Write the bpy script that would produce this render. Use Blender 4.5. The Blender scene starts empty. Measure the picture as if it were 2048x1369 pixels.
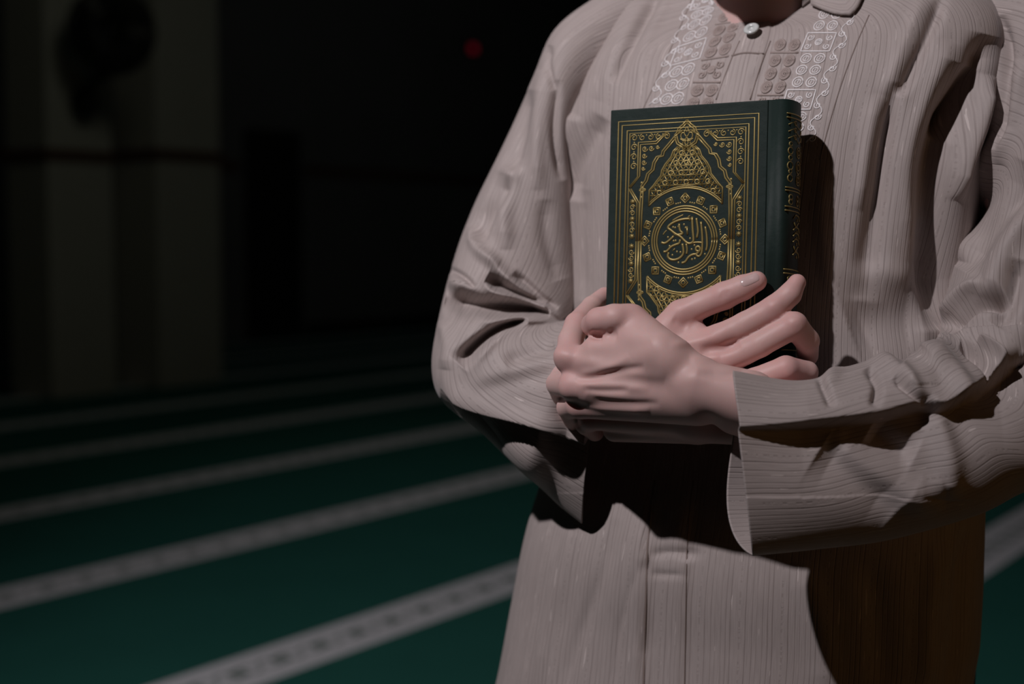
import bpy, bmesh, math, random
import numpy as np
from mathutils import Vector, Matrix
from mathutils.bvhtree import BVHTree
random.seed(7); np.random.seed(7)
PI = math.pi
SC = bpy.context.scene
COL = SC.collection

# ------------------------------------------------------------------ camera, world, lights, exposure
FPX = 2048 * 50 / 36.0
TH = math.radians(4.1)
CAM = np.array([0.0, 0.0, 1.18])
FW = np.array([0, math.cos(TH), -math.sin(TH)])
UP = np.array([0, math.sin(TH), math.cos(TH)])
RT = np.array([1.0, 0, 0])
KS = 0.92                        # size of the figure, in metres per working unit

cd = bpy.data.cameras.new('camera'); cam = bpy.data.objects.new('camera', cd); COL.objects.link(cam)
cd.lens = 50; cd.sensor_width = 36; cd.clip_start = 0.05; cd.clip_end = 100
cam.location = CAM; cam.rotation_euler = (PI / 2 - TH, 0, 0)
cd.dof.use_dof = True; cd.dof.focus_distance = 1.12; cd.dof.aperture_fstop = 3.6
SC.camera = cam

w = bpy.data.worlds.new('world'); SC.world = w; w.use_nodes = True
bg = w.node_tree.nodes['Background']; bg.inputs[0].default_value = (0.30, 0.36, 0.42, 1); bg.inputs[1].default_value = 0.006

SC.view_settings.view_transform = 'Standard'; SC.view_settings.look = 'None'
SC.view_settings.exposure = 0.0; SC.view_settings.gamma = 1.0
try: SC.view_settings.use_curve_mapping = False
except Exception: pass

def lamp(name, kind, loc, target, energy, color, **kw):
    d = bpy.data.lights.new(name, kind); d.energy = energy; d.color = color
    for k, v in kw.items(): setattr(d, k, v)
    o = bpy.data.objects.new(name, d); COL.objects.link(o); o.location = loc
    o.rotation_euler = (Vector(target) - Vector(loc)).to_track_quat('-Z', 'Y').to_euler()
    return o
AZ, EL, LD = math.radians(46), math.radians(43.5), 3.3
LT = np.array([0.20, 1.25, 1.10])
LPOS = LT + LD * np.array([-math.sin(AZ) * math.cos(EL), -math.cos(AZ) * math.cos(EL), math.sin(EL)])
key = lamp('spot_lamp', 'SPOT', LPOS, (0.10, 2.9, 0.72), 345, (1.0, 0.945, 0.985), shadow_soft_size=0.035,
           spot_size=math.radians(65), spot_blend=1.0)
warm = lamp('warm_lamp', 'AREA', (2.6, -0.6, 1.2), (0.3, 1.3, 0.95), 2.2, (1.0, 0.50, 0.16), size=0.6)
cool = lamp('pillar_fill', 'AREA', (-0.6, 6.4, 4.6), (-3.7, 11.0, 1.2), 6.5, (0.95, 0.97, 0.84), size=1.2)  # added fill aimed at the pillars, so their right faces come out lighter
far = lamp('back_wall_fill', 'AREA', (2.0, 13.5, 5.6), (0.0, 20.0, 2.0), 4.5, (0.92, 0.97, 1.0), size=2.0)  # added fill with no known source, lifts the far wall out of black

# ------------------------------------------------------------------ helpers
def P(x, y, Y):
    """World point seen at photo position x, y at working depth Y (figure and book)."""
    d = FW + RT * (x - 1024) / FPX - UP * (y - 684.5) / FPX
    return CAM + d * (Y * KS / d[1])
def Pn(a):
    a = np.asarray(a, float)
    d = FW[None] + RT[None] * ((a[:, 0:1] - 1024) / FPX) - UP[None] * ((a[:, 1:2] - 684.5) / FPX)
    return CAM[None] + d * (a[:, 2:3] * KS / d[:, 1:2])
def W0(x, y, Y):
    d = FW + RT * (x - 1024) / FPX - UP * (y - 684.5) / FPX
    return CAM + d * (Y / d[1])
def floor_pt(x, y):
    d = FW + RT * (x - 1024) / FPX - UP * (y - 684.5) / FPX
    return CAM + d * (-CAM[2] / d[2])
def proj(v):
    d = v - CAM[None]; z = d @ FW
    return np.stack([1024 + FPX * (d @ RT) / z, 684.5 - FPX * (d @ UP) / z], 1)

def tag(o, label=None, cat=None, group=None, kind=None):
    if label: o['label'] = label
    if cat: o['category'] = cat
    if group: o['group'] = group
    if kind: o['kind'] = kind
    return o
def empty(name, loc, parent=None):
    o = bpy.data.objects.new(name, None); COL.objects.link(o); o.location = loc; o.empty_display_size = 0.1
    if parent: o.parent = parent; o.matrix_parent_inverse = Matrix.Identity(4)
    return o
def mesh_obj(name, verts, faces, mat, parent=None, smooth=True, uv=None, attr=None):
    me = bpy.data.meshes.new(name)
    me.from_pydata([tuple(map(float, v)) for v in verts], [], [tuple(int(i) for i in f) for f in faces])
    if uv is not None:
        lay = me.uv_layers.new(name='UVMap')
        li = np.empty(len(me.loops), np.int32); me.loops.foreach_get('vertex_index', li)
        lay.data.foreach_set('uv', np.asarray(uv, np.float32)[li].ravel())
    if attr is not None:
        for k, val in attr.items():
            a = me.attributes.new(k, 'FLOAT', 'POINT'); a.data.foreach_set('value', np.asarray(val, np.float32))
    if smooth: me.polygons.foreach_set('use_smooth', [True] * len(me.polygons))
    me.materials.append(mat); me.update()
    o = bpy.data.objects.new(name, me); COL.objects.link(o)
    if parent is not None: place(o, parent)
    return o
def place(o, parent):
    """Parent a world-space mesh so that it keeps its place."""
    m = parent_world(parent); o.parent = parent
    o.data.transform(m.inverted())
def parent_world(o):
    m = Matrix.LocRotScale(o.location, o.rotation_euler, o.scale)
    while o.parent:
        o = o.parent; m = Matrix.LocRotScale(o.location, o.rotation_euler, o.scale) @ m
    return m
class MB:
    def __init__(s): s.v = []; s.f = []
    def add(s, v, f):
        b = len(s.v); s.v += [tuple(p) for p in v]; s.f += [tuple(b + i for i in q) for q in f]
    def box(s, lo, hi, M=None):
        (a, b, c), (d, e, f) = lo, hi
        v = [(a,b,c),(d,b,c),(d,e,c),(a,e,c),(a,b,f),(d,b,f),(d,e,f),(a,e,f)]
        if M is not None: v = [M @ Vector(p) for p in v]
        s.add(v, [(0,3,2,1),(4,5,6,7),(0,1,5,4),(1,2,6,5),(2,3,7,6),(3,0,4,7)])
    def tube(s, pts, r, n=6, nrm=None, flat=1.0, cap=True):
        pts = [np.asarray(p, float) for p in pts]
        if len(pts) < 2: return
        rs = r if hasattr(r, '__len__') else [r] * len(pts)
        rings = []; prev = None
        for i, p in enumerate(pts):
            t = pts[min(i + 1, len(pts) - 1)] - pts[max(i - 1, 0)]; L = np.linalg.norm(t)
            t = t / L if L > 1e-9 else np.array([0, 0, 1.0])
            if nrm is not None: a = np.asarray(nrm[i] if np.ndim(nrm) == 2 else nrm, float)
            elif prev is not None: a = prev
            else: a = np.array([0, 0, 1.0]) if abs(t[2]) < 0.9 else np.array([1.0, 0, 0])
            a = a - t * (a @ t); a /= (np.linalg.norm(a) + 1e-12); prev = a
            b = np.cross(t, a)
            rings.append([p + (a * math.sin(q) * flat + b * math.cos(q)) * rs[i] for q in [2 * PI * k / n for k in range(n)]])
        v = [q for R in rings for q in R]; f = []
        for i in range(len(rings) - 1):
            for k in range(n):
                f.append((i*n+k, i*n+(k+1)%n, (i+1)*n+(k+1)%n, (i+1)*n+k))
        if cap: f += [tuple(range(n))[::-1], tuple((len(rings)-1)*n + k for k in range(n))]
        s.add(v, f)
    def obj(s, name, mat, parent=None, smooth=True):
        return mesh_obj(name, s.v, s.f, mat, parent, smooth)
def catmull(pts, n):
    """n samples of a smooth curve through the rows of pts (uniform parameter)."""
    p = np.asarray(pts, float); m = len(p)
    t = np.linspace(0, m - 1, n); i = np.clip(t.astype(int), 0, m - 2); f = (t - i)[:, None]
    g = lambda k: p[np.clip(k, 0, m - 1)]
    a, b, c, d = g(i - 1), g(i), g(i + 1), g(i + 2)
    a = np.where((i == 0)[:, None], 2 * b - c, a); d = np.where((i == m - 2)[:, None], 2 * c - b, d)
    return 0.5 * ((2 * b) + (c - a) * f + (2 * a - 5 * b + 4 * c - d) * f**2 + (3 * b - a - 3 * c + d) * f**3)
def grid_faces(nu, nv, wrap=True):
    """faces of an nv x nu grid of vertices (row-major), wrapping along u."""
    i, j = np.meshgrid(np.arange(nv - 1), np.arange(nu if wrap else nu - 1), indexing='ij')
    i = i.ravel(); j = j.ravel(); k = (j + 1) % nu
    return np.stack([i*nu + j, i*nu + k, (i+1)*nu + k, (i+1)*nu + j], 1)
def vnormals(v, f):
    n = np.zeros_like(v); a, b, c, d = (v[f[:, k]] for k in range(4))
    fn = np.cross(c - a, d - b)
    for k in range(4): np.add.at(n, f[:, k], fn)
    return n / (np.linalg.norm(n, axis=1, keepdims=True) + 1e-12)
def seg_dist(p, poly):
    """distance, signed side and position along a 2-D polyline for points p."""
    best = np.full(len(p), 1e9); side = np.zeros(len(p)); par = np.zeros(len(p))
    L = np.linalg.norm(np.diff(poly, axis=0), axis=1); cum = np.concatenate([[0], np.cumsum(L)])
    for k in range(len(poly) - 1):
        a, b = poly[k], poly[k + 1]; d = b - a; l2 = d @ d + 1e-9
        t = np.clip(((p - a) @ d) / l2, 0, 1); q = p - (a + t[:, None] * d); r = np.hypot(q[:, 0], q[:, 1])
        m = r < best; best[m] = r[m]
        side[m] = np.sign(d[0] * q[m, 1] - d[1] * q[m, 0]); par[m] = (cum[k] + t[m] * L[k]) / cum[-1]
    return best, side, par
def sculpt(v, f, strokes, mask=None, normals=None):
    """press folds and creases into a surface. stroke = (kind, points, width, height[, width2])"""
    for st in strokes:
        kind, pts, wd, amp = st[:4]
        poly = catmull(np.array(pts, float), max(2, 6 * (len(pts) - 1) + 1)) if len(pts) > 2 else np.array(pts, float)
        px = proj(v); lo = poly.min(0) - wd * 4 - 5; hi = poly.max(0) + wd * 4 + 5
        sel = ((px > lo) & (px < hi)).all(1)
        if mask is not None: sel &= mask
        idx = np.nonzero(sel)[0]
        if not len(idx): continue
        if normals is None: normals = vnormals(v, f)
        nr = normals[idx]
        view = v[idx] - CAM; view /= np.linalg.norm(view, axis=1, keepdims=True)
        fr = -(nr * view).sum(1); 
        d, s, t = seg_dist(px[idx], poly)
        if kind in 'vV': wd = wd + (st[4] - wd) * t                             # valley or ridge whose width changes along it
        taper = np.clip(np.minimum(t, 1 - t) / 0.18, 0, 1) ** 0.7 if (len(st) < 5 or st[4] != 'full') else np.ones_like(t)
        x = d / wd
        if kind in 'rvV': g = np.exp(-x * x)                                    # ridge (or groove)
        elif kind == 's':                                                      # step: high on one side, fading away over 3 widths
            g = np.where(s > 0, np.exp(-(x / 3.0)**2), -np.exp(-(x / 2.2)**2)) * np.clip(x / 0.35, 0, 1)
        elif kind == 'h':                                                      # a folded edge running across: stands out above, tucks in below
            o_ = np.argsort(poly[:, 0]); dy = px[idx][:, 1] - np.interp(px[idx][:, 0], poly[o_, 0], poly[o_, 1])
            g = np.where(dy < 0, np.exp(-(dy / (wd * 1.6))**2), 1 - (1 + st[4]) * (1 - np.exp(-(dy / (wd * .16))**2)) * 1.0)
            g = np.where(dy > 0, g * np.exp(-(dy / (wd * 3.2))**2), g)
            x0, x1 = poly[o_[0], 0], poly[o_[-1], 0]; xx = px[idx][:, 0]
            taper = np.clip((xx - x0) / st[5][0], .2 if st[5][0] > 60 else 0, 1) * np.clip((x1 - xx) / st[5][1], 0, 1)
        elif kind == 'l':                                                      # lip: raised on one side only
            g = np.where(s > 0, np.exp(-(x / 2.0)**2), 0) * np.clip(x / 0.25, 0, 1)
        if mask is None: taper = taper * np.clip(fr * 3 + 0.3, 0, 1)
        if kind == 'V': nr = -view
        v[idx] += nr * (amp * KS * g * taper)[:, None]
    return v

# ------------------------------------------------------------------ materials
def new_mat(name):
    m = bpy.data.materials.new(name); m.use_nodes = True
    nt = m.node_tree; b = nt.nodes['Principled BSDF']
    return m, nt, b
def N(nt, t, **kw):
    n = nt.nodes.new(t)
    for k, v in kw.items():
        if k.startswith('i_'): n.inputs[k[2:].replace('_', ' ')].default_value = v
        else: setattr(n, k, v)
    return n
def math_node(nt, op, a, b=None, c=None):
    n = nt.nodes.new('ShaderNodeMath'); n.operation = op
    for i, x in enumerate((a, b, c)):
        if x is None: continue
        if isinstance(x, (int, float)): n.inputs[i].default_value = x
        else: nt.links.new(x, n.inputs[i])
    return n.outputs[0]
def mixc(nt, fac, a, b):
    n = nt.nodes.new('ShaderNodeMix'); n.data_type = 'RGBA'
    for s, x in ((n.inputs[0], fac), (n.inputs[6], a), (n.inputs[7], b)):
        if isinstance(x, (int, float)): s.default_value = x
        elif isinstance(x, tuple): s.default_value = x
        else: nt.links.new(x, s)
    return n.outputs[2]
def plain(name, col, rough=0.6, metal=0.0, noise=0.1, scale=20, bump=0.0, spec=0.5):
    m, nt, b = new_mat(name)
    tc = N(nt, 'ShaderNodeTexCoord'); no = N(nt, 'ShaderNodeTexNoise'); no.inputs['Scale'].default_value = scale; no.inputs['Detail'].default_value = 4
    nt.links.new(tc.outputs['Object'], no.inputs['Vector'])
    c1 = tuple(c * (1 - noise) for c in col) + (1,); c2 = tuple(min(1, c * (1 + noise)) for c in col) + (1,)
    nt.links.new(mixc(nt, no.outputs[0], c1, c2), b.inputs['Base Color'])
    b.inputs['Roughness'].default_value = rough; b.inputs['Metallic'].default_value = metal
    b.inputs['Specular IOR Level'].default_value = spec
    if bump:
        bp = N(nt, 'ShaderNodeBump'); bp.inputs['Strength'].default_value = bump; bp.inputs['Distance'].default_value = 0.002
        nt.links.new(no.outputs[0], bp.inputs['Height']); nt.links.new(bp.outputs[0], b.inputs['Normal'])
    return m

def cloth_mat():
    m, nt, b = new_mat('woven_cloth')
    L = nt.links.new
    uv = N(nt, 'ShaderNodeUVMap'); sep = N(nt, 'ShaderNodeSeparateXYZ'); L(uv.outputs[0], sep.inputs[0])
    # gentle wander of the woven lines
    nz = N(nt, 'ShaderNodeTexNoise'); nz.inputs['Scale'].default_value = 7; L(uv.outputs[0], nz.inputs['Vector'])
    U = math_node(nt, 'ADD', sep.outputs[0], math_node(nt, 'MULTIPLY', nz.outputs[0], 0.006))
    fr = math_node(nt, 'FRACT', math_node(nt, 'DIVIDE', U, 0.031))
    cr = N(nt, 'ShaderNodeValToRGB'); L(fr, cr.inputs[0]); e = cr.color_ramp
    e.interpolation = 'LINEAR'; e.elements[0].position = 0; e.elements[0].color = (0,0,0,1); e.elements[1].position = 1; e.elements[1].color = (0,0,0,1)
    for c, wd, h in ((0.10, .022, .9), (0.21, .022, .8), (0.33, .02, .55), (0.47, .018, .45), (0.58, .018, .7), (0.74, .022, .95)):
        for dx, hh in ((-wd, 0), (0, h), (wd, 0)):
            q = e.elements.new(c + dx); q.color = (hh, hh, hh, 1)
    # a broken chain line
    vo = N(nt, 'ShaderNodeTexNoise'); mp = N(nt, 'ShaderNodeMapping'); mp.inputs['Scale'].default_value = (60, 260, 1); L(uv.outputs[0], mp.inputs[0]); L(mp.outputs[0], vo.inputs['Vector']); vo.inputs['Scale'].default_value = 1.0
    ch = math_node(nt, 'MULTIPLY', math_node(nt, 'GREATER_THAN', vo.outputs[0], 0.52),
                   math_node(nt, 'SUBTRACT', 1.0, math_node(nt, 'SMOOTH_MIN', math_node(nt, 'MULTIPLY', math_node(nt, 'ABSOLUTE', math_node(nt, 'SUBTRACT', fr, 0.88)), 28), 1.0, 0.1)))
    # long threads fading in and out
    m2 = N(nt, 'ShaderNodeMapping'); m2.inputs['Scale'].default_value = (8, 5, 1); L(uv.outputs[0], m2.inputs[0])
    fade = N(nt, 'ShaderNodeTexNoise'); fade.inputs['Scale'].default_value = 2.5; L(m2.outputs[0], fade.inputs['Vector'])
    amt = math_node(nt, 'ADD', 0.25, math_node(nt, 'MULTIPLY', fade.outputs[0], 0.9))
    line = math_node(nt, 'MULTIPLY', math_node(nt, 'MAXIMUM', cr.outputs[0], math_node(nt, 'MULTIPLY', ch, 0.55)), amt)
    m3 = N(nt, 'ShaderNodeMapping'); m3.inputs['Scale'].default_value = (900, 45, 1); L(uv.outputs[0], m3.inputs[0])
    th = N(nt, 'ShaderNodeTexNoise'); th.inputs['Scale'].default_value = 1; th.inputs['Detail'].default_value = 3; L(m3.outputs[0], th.inputs['Vector'])
    m4 = N(nt, 'ShaderNodeMapping'); m4.inputs['Scale'].default_value = (420, 30, 1); L(uv.outputs[0], m4.inputs[0])
    fleck_n = N(nt, 'ShaderNodeTexNoise'); fleck_n.inputs['Scale'].default_value = 1; L(m4.outputs[0], fleck_n.inputs['Vector'])
    fleck = math_node(nt, 'MULTIPLY', math_node(nt, 'SMOOTHSTEP' if False else 'GREATER_THAN', fleck_n.outputs[0], 0.70), 0.5)  # sparse pale flecks in the weave
    base = mixc(nt, th.outputs[0], CLOTH_A, CLOTH_B)
    c = mixc(nt, math_node(nt, 'MULTIPLY', line, 0.46), base, (0.13, 0.095, 0.085, 1))
    c = mixc(nt, fleck, c, (0.80, 0.70, 0.66, 1))
    L(c, b.inputs['Base Color'])
    b.inputs['Roughness'].default_value = 0.62; b.inputs['Specular IOR Level'].default_value = 0.35
    b.inputs['Sheen Weight'].default_value = 0.12; b.inputs['Sheen Roughness'].default_value = 0.4
    h = math_node(nt, 'SUBTRACT', math_node(nt, 'MULTIPLY', th.outputs[0], 0.35), math_node(nt, 'MULTIPLY', line, 1.0))
    bp = N(nt, 'ShaderNodeBump'); bp.inputs['Strength'].default_value = 0.5; bp.inputs['Distance'].default_value = 0.0009
    L(h, bp.inputs['Height']); L(bp.outputs[0], b.inputs['Normal'])
    return m
CLOTH_A = (0.335, 0.283, 0.267, 1); CLOTH_B = (0.505, 0.432, 0.408, 1)
M_cloth = cloth_mat()
M_plaincloth = plain('plain_cloth', (0.47, 0.385, 0.36), 0.7, noise=0.06, scale=120, bump=0.15, spec=0.3)
M_thread = plain('silver_thread', (0.90, 0.86, 0.86), 0.42, noise=0.12, scale=400, spec=0.6)
M_tonal = plain('tonal_thread', (0.38, 0.305, 0.28), 0.55, noise=0.1, scale=300, spec=0.4)
M_button = plain('pearl_button', (0.62, 0.64, 0.62), 0.18, noise=0.15, scale=150, spec=0.7)
M_green = plain('green_leatherette', (0.009, 0.021, 0.017), 0.62, noise=0.15, scale=90, bump=0.25, spec=0.28)
M_gold = plain('gold_foil', (0.33, 0.25, 0.085), 0.44, metal=0.5, noise=0.2, scale=160)
M_page = plain('page_edges', (0.62, 0.56, 0.44), 0.8, noise=0.1, scale=300)
M_hair = plain('dark_hair', (0.012, 0.010, 0.009), 0.5, noise=0.3, scale=200)
M_trouser = plain('dark_trousers', (0.02, 0.02, 0.022), 0.8)
M_black = plain('black_plastic', (0.012, 0.012, 0.012), 0.5)
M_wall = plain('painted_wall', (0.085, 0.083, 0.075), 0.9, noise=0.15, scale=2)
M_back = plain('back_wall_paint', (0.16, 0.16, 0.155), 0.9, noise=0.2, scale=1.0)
M_pillar = plain('pillar_paint', (0.42, 0.41, 0.35), 0.85, noise=0.08, scale=3)
M_trim = plain('brown_trim', (0.10, 0.05, 0.03), 0.7)
M_nail = plain('nail', (0.66, 0.47, 0.45), 0.16, noise=0.05, scale=100, spec=0.6)
M_door = plain('dark_door', (0.015, 0.013, 0.012), 0.6)

def skin_mat():
    m, nt, b = new_mat('skin'); L = nt.links.new
    tc = N(nt, 'ShaderNodeTexCoord'); n1 = N(nt, 'ShaderNodeTexNoise'); n1.inputs['Scale'].default_value = 38; n1.inputs['Detail'].default_value = 5
    L(tc.outputs['Object'], n1.inputs['Vector'])
    n2 = N(nt, 'ShaderNodeTexNoise'); n2.inputs['Scale'].default_value = 900; n2.inputs['Detail'].default_value = 2; L(tc.outputs['Object'], n2.inputs['Vector'])
    a = N(nt, 'ShaderNodeAttribute'); a.attribute_name = 'flush'
    c = mixc(nt, n1.outputs[0], (0.66, 0.42, 0.385, 1), (0.73, 0.495, 0.46, 1))
    c = mixc(nt, math_node(nt, 'MULTIPLY', a.outputs['Fac'], 0.42), c, (0.70, 0.33, 0.32, 1))
    L(c, b.inputs['Base Color']); b.inputs['Roughness'].default_value = 0.5; b.inputs['Specular IOR Level'].default_value = 0.4
    b.inputs['Subsurface Weight'].default_value = 0.35; b.inputs['Subsurface Radius'].default_value = (1.0, 0.32, 0.2); b.inputs['Subsurface Scale'].default_value = 0.005
    bp = N(nt, 'ShaderNodeBump'); bp.inputs['Strength'].default_value = 0.12; bp.inputs['Distance'].default_value = 0.0004
    L(n2.outputs[0], bp.inputs['Height']); L(bp.outputs[0], b.inputs['Normal'])
    return m
M_skin = skin_mat()

SA = math.radians(34.3)
SD = np.array([math.sin(SA), math.cos(SA), 0]); SN = np.array([math.cos(SA), -math.sin(SA), 0])
def carpet_mat():
    m, nt, b = new_mat('prayer_carpet'); L = nt.links.new
    tc = N(nt, 'ShaderNodeTexCoord'); pos = tc.outputs['Object']
    def dot(vec):
        n = N(nt, 'ShaderNodeVectorMath', operation='DOT_PRODUCT'); L(pos, n.inputs[0]); n.inputs[1].default_value = tuple(vec); return n.outputs['Value']
    s = dot(SN); t = dot(SD)
    k = math_node(nt, 'FRACT', math_node(nt, 'DIVIDE', math_node(nt, 'ADD', s, 2.76 + 1.24 * 40.5), 1.24))
    d = math_node(nt, 'MULTIPLY', math_node(nt, 'ABSOLUTE', math_node(nt, 'SUBTRACT', k, 0.5)), 1.24)     # metres from the band's middle
    band = math_node(nt, 'LESS_THAN', d, 0.118)
    sg = math_node(nt, 'MULTIPLY', math_node(nt, 'SUBTRACT', k, 0.5), 1.24)
    # woven motif: rosettes and leaves in the band's middle
    tf = math_node(nt, 'SUBTRACT', math_node(nt, 'FRACT', math_node(nt, 'DIVIDE', t, 0.165)), 0.5)
    tm = math_node(nt, 'MULTIPLY', tf, 0.165)
    r1 = math_node(nt, 'SQRT', math_node(nt, 'ADD', math_node(nt, 'MULTIPLY', tm, tm), math_node(nt, 'MULTIPLY', sg, sg)))
    ros = math_node(nt, 'LESS_THAN', r1, 0.032)
    hole = math_node(nt, 'GREATER_THAN', r1, 0.010)
    tf2 = math_node(nt, 'MULTIPLY', math_node(nt, 'SUBTRACT', math_node(nt, 'FRACT', math_node(nt, 'ADD', math_node(nt, 'DIVIDE', t, 0.165), 0.5)), 0.5), 0.165)
    wv = math_node(nt, 'ABSOLUTE', math_node(nt, 'SUBTRACT', math_node(nt, 'ABSOLUTE', sg), math_node(nt, 'MULTIPLY', math_node(nt, 'ABSOLUTE', math_node(nt, 'SINE', math_node(nt, 'MULTIPLY', t, 2 * PI / 0.165))), 0.035)))
    leaf = math_node(nt, 'MULTIPLY', math_node(nt, 'LESS_THAN', wv, 0.009), math_node(nt, 'LESS_THAN', math_node(nt, 'ABSOLUTE', sg), 0.05))
    edge = math_node(nt, 'LESS_THAN', math_node(nt, 'ABSOLUTE', math_node(nt, 'SUBTRACT', d, 0.066)), 0.004)
    mot = math_node(nt, 'MAXIMUM', math_node(nt, 'MULTIPLY', ros, hole), math_node(nt, 'MAXIMUM', math_node(nt, 'MULTIPLY', leaf, 0.55), math_node(nt, 'MULTIPLY', edge, 0.35)))
    n1 = N(nt, 'ShaderNodeTexNoise'); n1.inputs['Scale'].default_value = 3; n1.inputs['Detail'].default_value = 6; L(pos, n1.inputs['Vector'])
    n2 = N(nt, 'ShaderNodeTexNoise'); n2.inputs['Scale'].default_value = 320; n2.inputs['Detail'].default_value = 2; L(pos, n2.inputs['Vector'])
    g = mixc(nt, n1.outputs[0], (0.024, 0.128, 0.100, 1), (0.032, 0.160, 0.128, 1))
    wc = mixc(nt, n1.outputs[0], (0.80, 0.80, 0.82, 1), (0.88, 0.88, 0.90, 1))
    wc = mixc(nt, math_node(nt, 'MULTIPLY', mot, 0.85), wc, (0.06, 0.13, 0.09, 1))
    L(mixc(nt, band, g, wc), b.inputs['Base Color'])
    b.inputs['Roughness'].default_value = 1.0; b.inputs['Specular IOR Level'].default_value = 0.1
    bp = N(nt, 'ShaderNodeBump'); bp.inputs['Strength'].default_value = 0.7; bp.inputs['Distance'].default_value = 0.006
    L(n2.outputs[0], bp.inputs['Height']); L(bp.outputs[0], b.inputs['Normal'])
    return m
M_carpet = carpet_mat()
# ------------------------------------------------------------------ the hall (its walls follow the carpet rows)
def hall_pt(a, b, z=0.0):            # a along the rows, b across them
    return Vector((SD * a + SN * b)) + Vector((0, 0, z))
RZ = math.atan2(SD[1], SD[0])
HALL = Matrix.Rotation(RZ, 4, 'Z')   # local x = along rows, local -y = SN
def hall_box(name, lo, hi, mat, kind='structure', parent=None, **kw):
    mb = MB(); mb.box(lo, hi, HALL); o = mb.obj(name, mat, parent, smooth=False); 
    if kind and parent is None: o['kind'] = kind
    return o
def to_hall(p):
    q = HALL.inverted() @ Vector(p); return q
BW = 12.0      # the far wall
hall_box('floor', (-20, -7, -0.1), (26, BW + 0.2, 0), M_carpet)
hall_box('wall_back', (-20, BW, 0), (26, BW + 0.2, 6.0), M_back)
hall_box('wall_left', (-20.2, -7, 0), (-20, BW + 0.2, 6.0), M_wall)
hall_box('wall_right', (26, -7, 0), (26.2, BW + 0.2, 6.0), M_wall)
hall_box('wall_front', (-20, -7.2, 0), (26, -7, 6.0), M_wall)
hall_box('ceiling', (-20.2, -7.2, 6.0), (26.2, BW + 0.2, 6.2), M_wall)
def ray_hit_wall(px, py):
    o = np.array(to_hall(CAM)); e = np.array(to_hall(W0(px, py, 1.0))); d = e - o
    return o + d * ((BW - o[1]) / d[1])
a0 = ray_hit_wall(492, 600); a1 = ray_hit_wall(598, 600); at = ray_hit_wall(545, 262)
hall_box('door_1', (a0[0], BW - 0.05, 0), (a1[0], BW, max(2.0, at[2])), M_door)
tr = ray_hit_wall(800, 352)
hall_box('trim_1', (a1[0] + 0.1, BW - 0.03, tr[2] - 0.06), (26, BW, tr[2] + 0.06), M_trim)
hall_box('trim_2', (-20, BW - 0.03, tr[2] - 0.06), (a0[0] - 0.1, BW, tr[2] + 0.06), M_trim)
hall_box('baseboard_back', (a1[0] + 0.1, BW - 0.02, 0), (26, BW, 0.15), M_door)
# pillars: two square piers whose near corners stand at the seen foot points
def pillar(px, py, s1, s2, label):
    c = to_hall(floor_pt(px, py))
    o = hall_box('pillar', (c.x, c.y, 0), (c.x + s1, c.y + s2, 6.0), M_pillar)
    return o, c
PL = []
for (px, py, s1, s2, lab) in ((105, 799, 0.60, 0.47, 'left pier'), (320, 777, 0.68, 0.50, 'right pier')):
    c = to_hall(floor_pt(px, py))
    # the near corner is the (min x, min y) corner as seen from the camera: right face runs along +x rows, left face across
    e = empty('pillar', tuple(HALL @ Vector((c.x, c.y, 0))))
    tag(e, 'pale square pillar with a brown band, ' + ('leftmost, carrying the round fan' if px < 200 else 'right one of the pair, nearest the dark far wall'), 'pillar', 'pale square pillars')
    mb = MB(); mb.box((c.x, c.y, 0), (c.x + s1, c.y + s2, 6.0), HALL); mb.obj('shaft', M_pillar, e, smooth=False)
    t = W0(px, 308, 1.0); d = np.array(t) - CAM; f = np.array(floor_pt(px, py)); k = (f[1] - CAM[1]) / d[1]; zt = CAM[2] + d[2] * k
    mb = MB(); mb.box((c.x - .02, c.y - .02, zt - 0.045), (c.x + s1 + .02, c.y + s2 + .02, zt + 0.045), HALL); mb.obj('band', M_trim, e, smooth=False)
    PL.append((c, s1, s2))
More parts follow.
